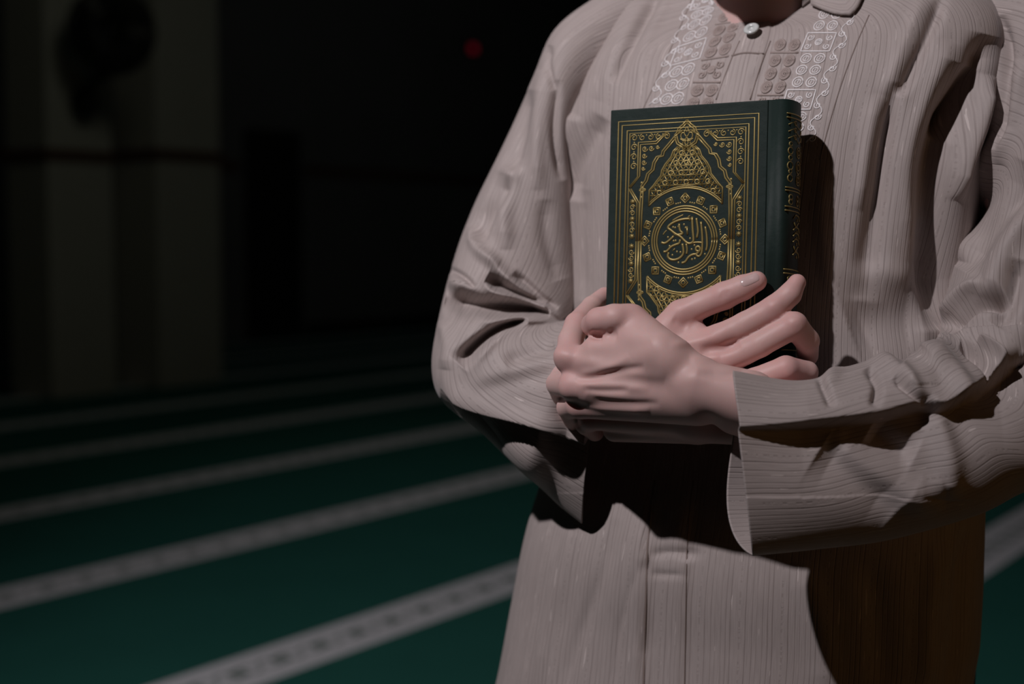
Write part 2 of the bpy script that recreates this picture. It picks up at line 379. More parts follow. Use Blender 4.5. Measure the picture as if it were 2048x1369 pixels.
# wall fan on the left pillar
c, s1, s2 = PL[0]
def fan():
    base_w = HALL @ Vector((c.x + 0.16, c.y, 0))
    D = base_w.y
    hub = Vector(W0(222, 62, D - 0.33)); plate = Vector(W0(170, 203, D + 0.02))
    face = HALL.to_3x3() @ Vector((0, -1, 0))
    face = Vector((0.05, -1, -0.12)).normalized()
    root = empty('wall_fan', tuple(plate)); tag(root, 'round black wall fan mounted high on the left pale pillar', 'fan')
    ax = face; u = ax.cross(Vector((0, 0, 1))).normalized(); v = u.cross(ax)
    g = MB(); R = 0.31
    for r_, z_ in ((R, 0), (R * .92, .045), (R * .7, .07), (R * .4, .082), (R * .15, .085), (R * .92, -.05), (R * .6, -.075)):
        g.tube([hub + (u * math.cos(a) + v * math.sin(a)) * r_ + ax * z_ for a in np.linspace(0, 2 * PI, 37)], 0.006 if r_ < R else 0.012, 5)
    for k in range(60):
        a = 2 * PI * k / 60; q = u * math.cos(a) + v * math.sin(a)
        g.tube([hub + q * R * .15 + ax * .085, hub + q * R * .7 + ax * .07, hub + q * R * .92 + ax * .045, hub + q * R, hub + q * R * .92 - ax * .05, hub + q * R * .6 - ax * .075], 0.0055, 4)
    g.obj('grille', M_black, root)
    for k in range(3):
        b = MB(); a0_ = 2 * PI * k / 3; vs = []; fs = []
        for i in range(9):
            rr = 0.05 + i / 8 * 0.23
            for j in range(7):
                t_ = (j / 6 - .5) * (1.2 + .5 * i / 8) * 1.15
                q = u * math.cos(a0_ + t_) + v * math.sin(a0_ + t_); vs.append(hub + q * rr + ax * (t_ * .03))
        for i in range(8):
            for j in range(6): fs.append((i*7+j, i*7+j+1, (i+1)*7+j+1, (i+1)*7+j))
        b.add(vs, fs); o = b.obj('blade', M_black, root); sm = o.modifiers.new('thick', 'SOLIDIFY'); sm.thickness = 0.003
    m = MB(); m.tube([hub + ax * .09, hub + ax * .07, hub - ax * .04, hub - ax * .14, hub - ax * .19], [.03, .045, .05, .065, .03], 16); m.obj('motor', M_black, root)
    s = MB(); s.tube([hub - ax * .1 - v * .05, hub - v * .24 - ax * .1 + u*.0, plate + Vector((0.03, -.06, .08)), plate + Vector((0, -.03, 0))], [.03, .035, .035, .045], 12); s.obj('bracket', M_black, root)
    pb = MB(); pb.tube([plate + Vector((0, .03, 0)), plate + Vector((0, -.015, 0)), plate + Vector((0, -.05, 0)), plate + Vector((0, -.06, 0))], [.10, .10, .085, .01], 20, flat=1.15); pb.obj('base', M_black, root)
fan()
# small red indicator lamp on the far wall
q = ray_hit_wall(940, 98)
er = empty('indicator_lamp', tuple(HALL @ Vector((q[0], BW, q[2])))); tag(er, 'small dim red indicator lamp high on the dark far wall', 'lamp')
mb = MB(); mb.box((q[0] - .12, BW - .05, q[2] - .08), (q[0] + .12, BW, q[2] + .08), HALL); mb.obj('housing', M_black, er, smooth=False)
mr, ntr, br = new_mat('red_glow'); br.inputs['Base Color'].default_value = (0.2, 0.0, 0.01, 1); br.inputs['Emission Color'].default_value = (1, 0.02, 0.08, 1); br.inputs['Emission Strength'].default_value = 0.07
mb = MB(); mb.box((q[0] - .07, BW - .062, q[2] - .05), (q[0] + .07, BW - .05, q[2] + .05), HALL); mb.obj('lens', mr, er, smooth=False)
# ------------------------------------------------------------------ the book
BY, BPI, BR = math.radians(27.01), math.radians(5.76), math.radians(1.154)
bu = np.array([math.cos(BY), -math.sin(BY), 0]); bn = np.array([-math.sin(BY), -math.cos(BY), 0]); bv = np.array([0, 0, 1.0])
bv2 = bv * math.cos(BPI) - bn * math.sin(BPI); BN = bn * math.cos(BPI) + bv * math.sin(BPI)
BU = bu * math.cos(BR) + bv2 * math.sin(BR); BV = -bu * math.sin(BR) + bv2 * math.cos(BR)
BC = CAM + (np.array([0.15188844, 1.25727584, 1.17981144]) - CAM) * KS
BW2, BH2, BT = 0.1470 * KS / 2, 0.12 * KS, 0.043 * KS
def bk(u, v, n=0.0): return BC + BU * u + BV * v + BN * n
def cover_uv(x, y):
    d = W0(x, y, 1.0) - CAM; t = ((BC - CAM) @ BN) / (d @ BN); q = CAM + d * t - BC
    return np.array([q @ BU, q @ BV])
def plane_Y(x, y, off=0.0):
    """working depth of the cover's plane (plus off in front of it) at photo position x, y"""
    d = W0(x, y, 1.0) - CAM; t = ((BC + BN * off - CAM) @ BN) / (d @ BN); return (CAM + d * t)[1] / KS
book = empty('book', tuple(bk(0, -BH2, -BT / 2)))
tag(book, 'dark green hardback with gold embossed arabesque cover and Arabic medallion, held against the chest', 'book')
JT = 0.010 * KS; SB = 0.011 * KS; TB = 0.0028
def spine_arc(off=0.0, n=17):
    """section of the spine from front hinge to back hinge: list of (u, depth)"""
    pts = []
    for k in range(n):
        a = PI * k / (n - 1)
        pts.append((BW2 + JT + (SB + off) * math.sin(a) ** 0.8, -BT / 2 + (BT / 2 + off) * math.cos(a)))
    return pts
def board(name, n0, n1):
    mb = MB(); bm = bmesh.new()
    vs = [bm.verts.new(bk(u, v, n)) for n in (n0, n1) for (u, v) in ((-BW2, -BH2), (BW2, -BH2), (BW2, BH2), (-BW2, BH2))]
    for f in ((0,3,2,1),(4,5,6,7),(0,1,5,4),(1,2,6,5),(2,3,7,6),(3,0,4,7)): bm.faces.new([vs[i] for i in f])
    bmesh.ops.recalc_face_normals(bm, faces=bm.faces)
    bmesh.ops.bevel(bm, geom=list(bm.edges), offset=0.0009, segments=3, affect='EDGES', profile=0.5)
    v = [tuple(q.co) for q in bm.verts]; bm.verts.index_update(); f = [[q.index for q in fc.verts] for fc in bm.faces]; bm.free()
    return mesh_obj(name, v, f, M_green, book, smooth=False)
front_board = board('front_cover', -TB, 0)
board('back_cover', -BT, -BT + TB)
# spine with hinges
sec = [(BW2 - 0.001, -0.0006), (BW2 + JT * .3, -0.0016), (BW2 + JT * .7, -0.0008)] + spine_arc() + [(BW2 + JT * .7, -BT + 0.0008), (BW2 + JT * .3, -BT + 0.0016), (BW2 - 0.001, -BT + 0.0006)]
nsec = len(sec); vs = []; fs = []
for v_ in (-BH2, BH2): vs += [bk(u, v_, n) for u, n in sec]
for k in range(nsec - 1): fs.append((k, k + 1, nsec + k + 1, nsec + k))
spine = mesh_obj('spine', vs, fs, M_green, book); sm = spine.modifiers.new('thick', 'SOLIDIFY'); sm.thickness = 0.0022; sm.offset = -1
# pages
pb = MB(); pe = []
for k in range(9):
    a = -1 + 2 * k / 8; pe.append((-BW2 + 0.004 + 0.004 * (1 - a * a), -BT / 2 + a * (BT / 2 - TB)))
pr = [(u, n) for u, n in pe] + [(BW2 + JT * .6 + SB * .6 * (1 - ((k - 4) / 4)**2), -BT / 2 - ((k - 4) / 4) * (BT / 2 - TB)) for k in range(9)]
m_ = len(pr); vs = [bk(u, s * (BH2 - 0.004), n) for s in (-1, 1) for u, n in pr]
fs = [(k, (k + 1) % m_, m_ + (k + 1) % m_, m_ + k) for k in range(m_)] + [tuple(range(m_))[::-1], tuple(range(m_, 2 * m_))]
mesh_obj('page_block', vs, fs, M_page, book, smooth=False)
# gilded ornament, raised a little above the cover
G = MB(); R0 = 0.0303 * KS
def gst(uvs, r=0.00052, close=False, mirror='x', smooth=False):
    """one gold line on the cover. mirror: '' one, 'x' left/right, 'xy' all four quadrants"""
    uvs = np.array(uvs, float)
    if smooth and len(uvs) > 2: uvs = catmull(uvs, 4 * (len(uvs) - 1) + 1)
    if close: uvs = np.vstack([uvs, uvs[:1]])
    for sx in ((1, -1) if 'x' in mirror else (1,)):
        for sy in ((1, -1) if 'y' in mirror else (1,)):
            G.tube([bk(u * sx, v * sy, 0.0001) for u, v in uvs], r * 1.3, 6, nrm=BN, flat=0.5)
def z7(X, Y): return cover_uv(1210 + X / 5.705, 190 + Y / 5.704) - MC
def z8(X, Y): return cover_uv(1280 + X / 6.225, 380 + Y / 6.222) - MC
MC = np.zeros(2); MC = cover_uv(1370.5, 481)

def rect(w_, h_, r=0.0006): gst([(-w_, -h_), (w_, -h_), (w_, h_), (-w_, h_)], r, True, '')
def dotg(u, v, r, mirror='xy'):
    for sx in ((1, -1) if 'x' in mirror else (1,)):
        for sy in ((1, -1) if 'y' in mirror else (1,)):
            n = 8; cvs = [bk(u * sx + math.cos(2*PI*k/n) * r, v * sy + math.sin(2*PI*k/n) * r, 0) for k in range(n)] + [bk(u * sx, v * sy, r * .7)]
            G.add(cvs, [(k, (k + 1) % n, n) for k in range(n)])
def circ(u, v, r, wd=0.0005, mirror='xy', n=18, a0=0, a1=2 * PI): gst([(u + math.cos(a) * r, v + math.sin(a) * r) for a in np.linspace(a0, a1, n)], wd, False, mirror)
w1, h1 = BW2 - 0.0082 * KS, BH2 - 0.0112 * KS
for k, (dw, r) in enumerate(((0, .0006), (.0036, .0006), (.0086, .0006), (.0113, .0005))):
    rect(w1 - dw * KS, h1 - dw * KS, r * KS * 1.1)
wB, hB = w1 - .0113 * KS, h1 - .0113 * KS        # inside of the fourth line
bw = 0.0084 * KS                                   # width of the ornament band
wi, hi_ = wB - bw, hB - bw                         # inner frame of the band
# inner frame: runs from the top middle, round the corner, down to a notch
nx = 0.0290 * KS; ny = 0.052 * KS
for o_ in (0, 0.0021 * KS):
    gst([(nx - o_ * .4 - .010 * KS, hB - .0005), (nx - o_ * .4, hi_ - o_), (wi - o_, hi_ - o_), (wi - o_, ny + .006 * KS + o_ * .3), (wB - o_ * .8, ny - 0.0035 * KS)], .00055, mirror='xy')
for o_ in (0, 0.0021 * KS):
    gst([(wB - o_, ny - 0.0045 * KS), (wi - o_, ny - 0.0175 * KS), (wi - o_, 0)], .0005, mirror='xy')
# scrolls inside the band
def scroll(u, v, r, s=1, a0=0.0, mirror='xy'):
    pts = [(u + math.cos(a0 + s * a) * r * (1 - a / 11), v + math.sin(a0 + s * a) * r * (1 - a / 11)) for a in np.linspace(0, 8.2, 16)]
    gst(pts, .00042, mirror=mirror)
um = (wB + wi) / 2; vm = (hB + hi_) / 2
scroll(um, vm, .0034 * KS)
for k in range(1, 4): scroll(um, vm - k * .0086 * KS, .0033 * KS, (-1)**k, PI * (k % 2)); dotg(um, vm - (k - .5) * .0086 * KS, .0008)
for k in range(1, 5): scroll(um - k * .0078 * KS, vm, .0030 * KS, (-1)**k, PI / 2); dotg(um - (k - .5) * .0078 * KS, vm + .002 * KS, .0007)
for k in range(7):                                  # stars and tendrils down the side
    v_ = (0.0045 + k * 0.0052) * KS
    if k % 3 == 0:
        for a in range(4): gst([(um - math.cos(a*PI/4) * .0026 * KS, v_ - math.sin(a*PI/4) * .0026 * KS), (um + math.cos(a*PI/4) * .0026 * KS, v_ + math.sin(a*PI/4) * .0026 * KS)], .0004, mirror='xy')
    else: scroll(um, v_, .0027 * KS, (-1)**k, PI * (k % 2))
# small flower in the notch
ud, vd = wi - .0050 * KS, ny - .0060 * KS
circ(ud, vd, .0018 * KS); dotg(ud, vd, .0007)
for a in range(4): circ(ud + math.cos(a*PI/2) * .0022 * KS, vd + math.sin(a*PI/2) * .0022 * KS, .0008, .0004, n=8)
dotg(ud + .001, vd + .0065 * KS, .0011); dotg(ud + .001, vd - .0065 * KS, .0011)
# the lobed arch (outer pair, inner pair), traced over one quadrant
outer = [z7(*q) for q in ((985, 395), (800, 480), (735, 560), (665, 640), (655, 690), (600, 705), (560, 770), (545, 850), (490, 900), (470, 975), (425, 1035), (405, 1369))]
def absq(q): return np.array([abs(q[0]), abs(q[1])])
outer = [absq(q) for q in outer]; outer.append(np.array([outer[-1][0], 0.0]))
gst(outer, .0006, mirror='xy'); gst([q - np.array([.0022 * KS, .0006 * KS]) for q in outer[1:]], .0006, mirror='xy')
inner = [absq(z7(*q)) for q in ((845, 590), (790, 640), (765, 710), (700, 790), (660, 860), (650, 920), (600, 985), (560, 1040), (518, 1085), (510, 1325))]
R2 = 1.53 * R0
inner[-1][1] = math.sqrt(max(1e-9, R2**2 - inner[-1][0]**2)) if R2 > inner[-1][0] else inner[-1][1]
gst(inner, .0006, mirror='xy'); gst([q - np.array([.0017 * KS, 0]) for q in inner[:-1]], .0004, mirror='xy')
aa = math.atan2(inner[-1][1], inner[-1][0])
circ(0, 0, R2, .0006, mirror='y', n=40, a0=aa, a1=PI - aa); circ(0, 0, R2 + .0016 * KS, .0004, mirror='y', n=40, a0=aa + .04, a1=PI - aa - .04)
# lattice between arch and ring
ip = np.array(inner); topv = ip[0][1]
def inside(u, v):
    if v > topv + .004 or u * u + v * v < (R2 + .002 * KS)**2 or v < 0: return False
    return abs(u) < np.interp(v, ip[::-1][:, 1] if ip[0][1] < ip[-1][1] else ip[::-1, 1], ip[::-1, 0]) - .001
def clip_line(p, q, r=.00045):
    n = 120; run = []
    for k in range(n + 1):
        x = p + (q - p) * k / n
        if inside(x[0], x[1]): run.append(x)
        else:
            if len(run) > 2: gst([run[0], run[-1]], r, mirror='y')
            run = []
    if len(run) > 2: gst([run[0], run[-1]], r, mirror='y')
sp = .0050 * KS
for k in range(-30, 31):
    vv = R2 * .5 + k * sp * .866
    clip_line(np.array([-.07, vv]), np.array([.07, vv]))
    for s_ in (1, -1):
        x0 = k * sp; clip_line(np.array([x0 - .12 * .5 * s_, -.12 * .866]) + np.array([0, R2 * .5]), np.array([x0 + .12 * .5 * s_, .12 * .866]) + np.array([0, R2 * .5]))
k = 0
for vv in np.arange(R2 * .55, topv, sp * 1.732):
    for uu in np.arange(-.05, .05, sp * 2):
        if inside(uu + sp * (k % 2), vv): circ(uu + sp * (k % 2), vv, sp * .42, .0005, mirror='y', n=10)
    k += 1
# finial
fc = absq(z7(950, 470)); fc[0] = 0
fin = [(0, .0135), (.0035, .0098), (.0075, .0070), (.0082, .0040), (.0105, .0015), (.0095, -.0030), (.0085, -.0060), (.0045, -.0085), (0, -.0120)]
for s_ in (1.08, 0.88): gst([(a * KS * s_, b * KS * s_ + fc[1]) for a, b in fin], .0006, mirror='xy')
for L_ in ([(0, .0085), (.0016, .0055), (.0022, .0025), (0, -.001)], [(.0022, .0030), (.0045, .0030), (.0055, 0), (.0040, -.0025), (.0015, -.0028), (0, -.001)],
           [(0, -.0035), (.0030, -.0042), (.0045, -.0030), (.0062, -.0022)], [(0, -.0035), (.0016, -.0058), (0, -.0088)]):
    gst([(a * KS, b * KS + fc[1]) for a, b in L_], .0005, mirror='xy', smooth=True)
dotg(0, fc[1] + .0040 * KS, .0008)
# tendrils in the corner spandrel
for (a, b, r) in ((wi - .0062 * KS, hi_ - .0062 * KS, .0028), (wi - .0125 * KS, hi_ - .0060 * KS, .0026), (wi - .0185 * KS, hi_ - .0052 * KS, .0018), (wi - .0060 * KS, hi_ - .0125 * KS, .0024), (wi - .0058 * KS, hi_ - .0185 * KS, .0024), (wi - .0052 * KS, hi_ - .0240 * KS, .0018)):
    scroll(a, b, r * KS, 1, PI); dotg(a, b, .0007)
# medallion
for f_ in (1.0, .925, .85): circ(0, 0, R0 * f_, .0006, mirror='', n=64)
for k in range(16):
    a = PI / 2 + 2 * PI * k / 16; cu, cv = math.cos(a) * R0 * 1.235, math.sin(a) * R0 * 1.235
    for s_ in (.115, .055):
        gst([(cu + math.cos(a + PI/4 * 0 + PI/2 * j) * R0 * s_ * 1.25, cv + math.sin(a + PI/2 * j) * R0 * s_ * 1.25) for j in range(4)] if k % 2 == 0 else [(cu + math.cos(a + PI/4 + PI/2 * j) * R0 * s_ * 1.2, cv + math.sin(a + PI/4 + PI/2 * j) * R0 * s_ * 1.2) for j in range(4)], .0006, True, '')
    for dk in (.35, .5, .65):
        b = a + 2 * PI / 16 * dk; dotg(math.cos(b) * R0 * 1.11, math.sin(b) * R0 * 1.11, .0008, '')
# the Arabic title
T8 = lambda L: [z8(*q) for q in L]
for L_, r in (
    ([(415, 385), (480, 345), (555, 310)], .00055),
    ([(635, 360), (560, 365), (480, 385), (400, 425), (362, 470), (400, 505), (450, 545), (520, 585), (575, 640), (620, 668), (665, 655), (680, 615), (670, 500), (662, 335)], .00095),
    ([(635, 350), (630, 385)], .0007),
    ([(715, 350), (728, 440), (735, 520), (720, 600)], .00085),
    ([(772, 395), (785, 520), (790, 640), (785, 760), (765, 815), (735, 828), (712, 805)], .00085),
    ([(825, 455), (843, 560), (848, 690), (835, 760)], .0008),
    ([(598, 455), (603, 560)], .0007), ([(500, 420), (512, 505), (545, 545), (470, 560), (440, 545)], .0009),
    ([(278, 655), (320, 665), (370, 635), (435, 575)], .0009),
    ([(305, 772), (345, 765), (400, 710), (450, 685), (500, 665), (515, 620)], .0009),
    ([(372, 780), (360, 825), (385, 862), (440, 873), (505, 850), (550, 800), (553, 735), (540, 670)], .00095),
    ([(588, 670), (600, 740), (592, 800)], .0008),
    ([(530, 912), (575, 895), (620, 835), (670, 805), (712, 800), (745, 770), (762, 735), (742, 705), (712, 718), (712, 752), (745, 770)], .0009),
    ([(640, 668), (700, 655), (770, 655), (800, 670)], .0007),
    ([(300, 560), (320, 530), (345, 505)], .0005), ([(420, 760), (450, 730)], .0005), ([(600, 345), (640, 318)], .0004)):
    gst(T8(L_), r * KS, mirror='', smooth=True)
for q in ((472, 770), (515, 776), (415, 812), (450, 470), (425, 465), (490, 455), (635, 605), (655, 740), (690, 690), (430, 635), (455, 632), (660, 865), (695, 855), (490, 905), (580, 470), (560, 430), (360, 590), (380, 700), (820, 800)):
    a = z8(*q); dotg(a[0], a[1], .0009, '')

G.obj('cover_gilding', M_gold, front_board)
# spine gilding
S = MB(); arc = np.array(spine_arc(0.0002, 41))
cum = np.concatenate([[0], np.cumsum(np.hypot(*np.diff(arc, axis=0).T))]); AL = cum[-1]
def sp_pt(s, v):          # s 0..1 over the spine's section
    x = s * AL; return bk(np.interp(x, cum, arc[:, 0]), v, np.interp(x, cum, arc[:, 1]))
def sst(L, r=.00055): S.tube([sp_pt(s, v) for s, v in L], r, 5, flat=0.8)
def spine_v(y): return cover_uv(1560, y)[1]
for y in (226, 234, 374, 380, 412, 420, 538, 546): v_ = spine_v(y); sst([(s, v_) for s in np.linspace(.12, .88, 15)], .0007)
def smot(v_, r, n=14, s0=.5, k=1.0): sst([(s0 + math.cos(a) * r / AL * k, v_ + math.sin(a) * r) for a in np.linspace(0, 2 * PI, n)])
for y, r in ((300, .006), (330, .007), (355, .006)):
    v_ = spine_v(y); smot(v_, r * KS * .8); smot(v_, r * KS * .4)
    for s0 in (.22, .78): smot(v_, r * KS * .5, s0=s0); smot(v_ + r * .9, r * KS * .3, s0=s0)
for y in (248, 262, 276): v_ = spine_v(y); sst([(.16, v_), (.3, v_ + .003), (.5, v_ - .002), (.7, v_ + .003), (.84, v_)]); smot(v_ + .002, .0018, s0=.35); smot(v_ + .002, .0018, s0=.65)
for y in (393, 402): 
    v_ = spine_v(y)
    for s0 in (.25, .5, .75): smot(v_, .0022, s0=s0)
for y in (434, 447, 458, 470, 482, 495, 508):         # title down the spine
    v_ = spine_v(y); k_ = int(y) % 3
    sst([(.34, v_), (.42, v_ + .003), (.58, v_ + .0025), (.66, v_ - .001)] if k_ else [(.36, v_ + .002), (.44, v_ - .002), (.55, v_ + .002), (.64, v_ + .0025)], .0008)
    smot(v_ - .001, .0009, 8, s0=.5)
for y in (556, 570, 585):
    v_ = spine_v(y); smot(v_, .004 * KS); smot(v_, .002 * KS, s0=.25); smot(v_, .002 * KS, s0=.75)
for y in (640, 700, 740): v_ = spine_v(y); sst([(s, v_) for s in np.linspace(.12, .88, 15)], .0007)
S.obj('spine_gilding', M_gold, spine)
# ------------------------------------------------------------------ the person: long shirt
AX = np.array([0.245, 1.415])
person = empty('person', (0.245 * KS, 1.415 * KS, 0.0))
tag(person, 'person in a beige striped long shirt with embroidered front, arms crossed, holding the green book', 'person')
BYAW = math.radians(29)
ub = np.array([math.cos(BYAW), -math.sin(BYAW), 0]); nb = np.array([-math.sin(BYAW), -math.cos(BYAW), 0])
def zat(y, Y=1.415): return P(1024, y, Y)[2]
# y (height in the photo at the body's axis), axis x, axis Y, half widths left/right, front depth, back depth, back rise
TR = [
 (1980, .222, 1.415, .285, .285, .175, .160, 0),
 (1600, .224, 1.415, .275, .270, .165, .150, 0),
 (1369, .226, 1.415, .252, .233, .155, .140, 0),
 (1230, .228, 1.415, .240, .235, .150, .135, 0),
 (1080, .232, 1.415, .226, .233, .153, .130, 0),
 ( 900, .238, 1.415, .205, .226, .138, .125, 0),
 ( 740, .242, 1.415, .195, .212, .130, .120, 0),
 ( 600, .245, 1.415, .196, .205, .124, .120, 0),
 ( 450, .247, 1.415, .205, .207, .118, .122, 0),
 ( 330, .249, 1.415, .218, .212, .112, .124, 0),
 ( 230, .252, 1.415, .234, .218, .103, .124, 0),
 ( 150, .256, 1.417, .243, .222, .091, .120, .006),
 ( 105, .259, 1.420, .238, .216, .081, .112, .022),
 (  80, .261, 1.422, .205, .194, .073, .102, .040),
 (  68, .263, 1.424, .160, .158, .067, .090, .056),
 (  60, .265, 1.425, .112, .118, .063, .078, .069),
 (  58, .266, 1.426, .078, .084, .062, .070, .080),
]
def outward(v, f, nu):
    n = vnormals(v, f); c = np.repeat(v.reshape(-1, nu, 3).mean(1), nu, axis=0)
    return f[:, ::-1] if (n * (v - c)).sum() < 0 else f
def torso_surface(nu=460, nv=520):
    T = catmull(np.array(TR, float), nv)
    th = np.linspace(0, 2 * PI, nu, endpoint=False)
    c, s = np.cos(th), np.sin(th)
    e = 2 / 2.35
    V = np.zeros((nv, nu, 3)); UV = np.zeros((nv, nu, 2))
    cc = np.sign(c) * np.abs(c) ** e; ss = np.sign(s) * np.abs(s) ** e
    # side lengths for the cloth's own coordinate
    ref = np.stack([cc * .21, ss * .13], 1); L = np.hypot(*(np.roll(ref, -1, 0) - ref).T); cum = np.concatenate([[0], np.cumsum(L)[:-1]]) * KS
    for i in range(nv):
        y, ax, ay, wl, wr, df, db, rise = T[i]
        wdt = np.where(c > 0, wr, wl); dep = np.where(s > 0, df, db)
        x = cc * wdt; d = ss * dep
        # shoulders sit higher than the notch; back higher still
        hz = zat(y) + KS * rise * np.where(s > 0, 0.86 * (1 - s * s), 0.86 + 0.14 * s * s)
        bx = ax + x * ub[0] + d * nb[0]; by = ay + x * ub[1] + d * nb[1]
        V[i, :, 0] = bx * KS; V[i, :, 1] = by * KS; V[i, :, 2] = hz
        UV[i, :, 0] = cum; UV[i, :, 1] = hz
    return V.reshape(-1, 3), outward(V.reshape(-1, 3), grid_faces(nu, nv), nu), UV.reshape(-1, 2), nu, nv
tv, tf, tuv, tnu, tnv = torso_surface()
TORSO_STROKES = [
 # left chest
 ('r', [(1240, -30), (1200, 60), (1150, 160), (1125, 230)], 18, -.0085),
 ('r', [(1285, -30), (1240, 90), (1195, 200)], 20, .003),
 ('r', [(1320, -20), (1265, 80), (1225, 165)], 10, -.007),
 ('r', [(1345, -20), (1300, 70), (1260, 160)], 10, .002),
 ('r', [(1205, 235), (1175, 285), (1150, 340), (1140, 400)], 20, -.010),
 ('r', [(1150, 230), (1120, 290)], 14, .004),
 ('r', [(1170, 380), (1160, 480), (1165, 600)], 14, -.004),
 # right chest
 ('r', [(1885, -10), (1850, 80), (1800, 190)], 12, -.009),
 ('r', [(1850, -10), (1815, 70), (1770, 190)], 14, .003),
 ('v', [(1792, 165), (1772, 270), (1757, 380), (1740, 500), (1728, 600)], 11, -.013, 30),
 ('r', [(1700, 660), (1760, 640), (1850, 640)], 62, -.012),
 ('r', [(1755, 190), (1735, 300), (1720, 420)], 16, .004),
 ('r', [(1975, 70), (1945, 170), (1885, 270)], 25, -.016),
 ('r', [(1925, 130), (1895, 230), (1868, 330), (1865, 430), (1875, 560), (1880, 660)], 34, -.028),
 ('r', [(1975, 150), (1955, 240), (1925, 330), (1912, 400)], 16, .012),
 ('r', [(1900, 80), (1870, 180), (1830, 280), (1822, 400), (1835, 520)], 22, .007),
 ('r', [(1700, 560), (1760, 545), (1820, 560)], 26, .003),
 ('r', [(1650, 330), (1645, 450), (1660, 600)], 16, .002),
 # lower front
 ('r', [(1160, 1010), (1130, 1120), (1100, 1240), (1070, 1380)], 16, .003),
 ('r', [(1230, 1040), (1200, 1160), (1150, 1300), (1120, 1400)], 14, -.003),
 ('r', [(1285, 1120), (1255, 1210), (1235, 1300), (1225, 1400)], 9, -.003),
 ('r', [(1400, 1110), (1340, 1105), (1300, 1112)], 9, -.0035),
 ('r', [(1370, 1150), (1330, 1150), (1300, 1148)], 7, -.002),
 ('r', [(1930, 1060), (1920, 1200), (1900, 1400)], 16, -.006),
 ('r', [(1880, 1080), (1860, 1220), (1850, 1400)], 20, .005),
 ('r', [(1600, 1120), (1640, 1250), (1660, 1400)], 30, .004),
 ('r', [(1740, 1120), (1760, 1250), (1770, 1400)], 30, -.004),
]
tv = sculpt(tv, tf, TORSO_STROKES)
# the placket: a raised double strip down the centre front
def centre_line(y):
    return np.interp(y, [60, 80, 190, 300, 600, 1000, 1100, 1369, 1700], [1509, 1505, 1466, 1440, 1392, 1343, 1334, 1328, 1326])
pxy = proj(tv); tn = vnormals(tv, tf)
front = ((tn * (tv - CAM)).sum(1) < 0)
hw = np.interp(pxy[:, 1], [60, 190, 1000, 1369], [33, 34, 39, 41])
off = (pxy[:, 0] - centre_line(pxy[:, 1]))
rise = np.clip((hw - np.abs(off)) / 2.0, 0, 1) * np.where(pxy[:, 1] > 800, .0032, .0022) * front * (pxy[:, 1] > 40)
rise += np.exp(-((off - hw + 9) / 3.5)**2) * -.0006 * front 
lo_w = np.clip((pxy[:, 1] - 950) / 120, 0, 1) * front
q_ = off + hw
rise += lo_w * np.where(q_ < 0, .0060 * np.exp(-(q_ / 38)**2) * np.clip(-q_ / 8, 0, 1), 0) + lo_w * np.where(q_ >= 0, -.0030 * np.exp(-(q_ / 60)**2) * np.clip(q_ / 8, 0, 1), 0)
tv = tv + tn * rise[:, None]
shirt = mesh_obj('shirt', tv, tf, M_cloth, person, uv=tuv)
shirt['label'] = 'beige long shirt body with fine woven stripes and a raised placket'
TB_ = BVHTree.FromPolygons([tuple(p) for p in tv], [tuple(int(i) for i in q) for q in tf])

def sleeve_surface(rings, nu, nv, e=2.1, u0=0.0):
    rings = [r if len(r) == 10 else tuple(r) + (0,) for r in rings]
    R = catmull(np.array(rings, float), nv)
    th = np.linspace(0, 2 * PI, nu, endpoint=False); c, s = np.cos(th), np.sin(th)
    cc = np.sign(c) * np.abs(c) ** (2 / e); ss = np.sign(s) * np.abs(s) ** (2 / e)
    V = np.zeros((nv, nu, 3)); 
    for i in range(nv):
        ax, ay, bx, by, YA, YB, hf, hb, bul, bsh = R[i]
        A = P(ax, ay, YA); B = P(bx, by, YB); m = (A + B) / 2; d = (A - B) / 2
        vd = m - CAM; vd /= np.linalg.norm(vd); dn = d / np.linalg.norm(d)
        fr = -(vd - dn * (vd @ dn)); fr /= np.linalg.norm(fr)
        dep = np.where(s > 0, hf, hb) * KS * (1 - bul * cc)          # bul: fuller towards B
        j0_, j1_ = max(i - 8, 0), min(i + 8, nv - 1)
        adir = (P(*((R[j1_, 0:2] + R[j1_, 2:4]) / 2), R[j1_, 4:6].mean()) - P(*((R[j0_, 0:2] + R[j0_, 2:4]) / 2), R[j0_, 4:6].mean())); adir /= np.linalg.norm(adir) + 1e-9
        bk_ = (np.clip(-s, 0, 1) * np.clip(.35 + .65 * cc, 0, 1))[:, None] * adir[None] * (bsh * KS)
        V[i] = m + bk_ + d[None] * cc[:, None] + fr[None] * (ss * dep)[:, None]
    # cloth coordinate: across = angle round the sleeve, along = distance along its outer edge
    per = 0.42 * KS; al = np.concatenate([[0], np.cumsum(np.linalg.norm(np.diff(V.mean(1), axis=0), axis=1))])
    UV = np.zeros((nv, nu, 2)); 
    ang = th / (2 * PI) * per * 1.0
    UV[:, :, 0] = ang[None] + u0; UV[:, :, 1] = al[:, None]
    return V.reshape(-1, 3), outward(V.reshape(-1, 3), grid_faces(nu, nv), nu), UV.reshape(-1, 2)
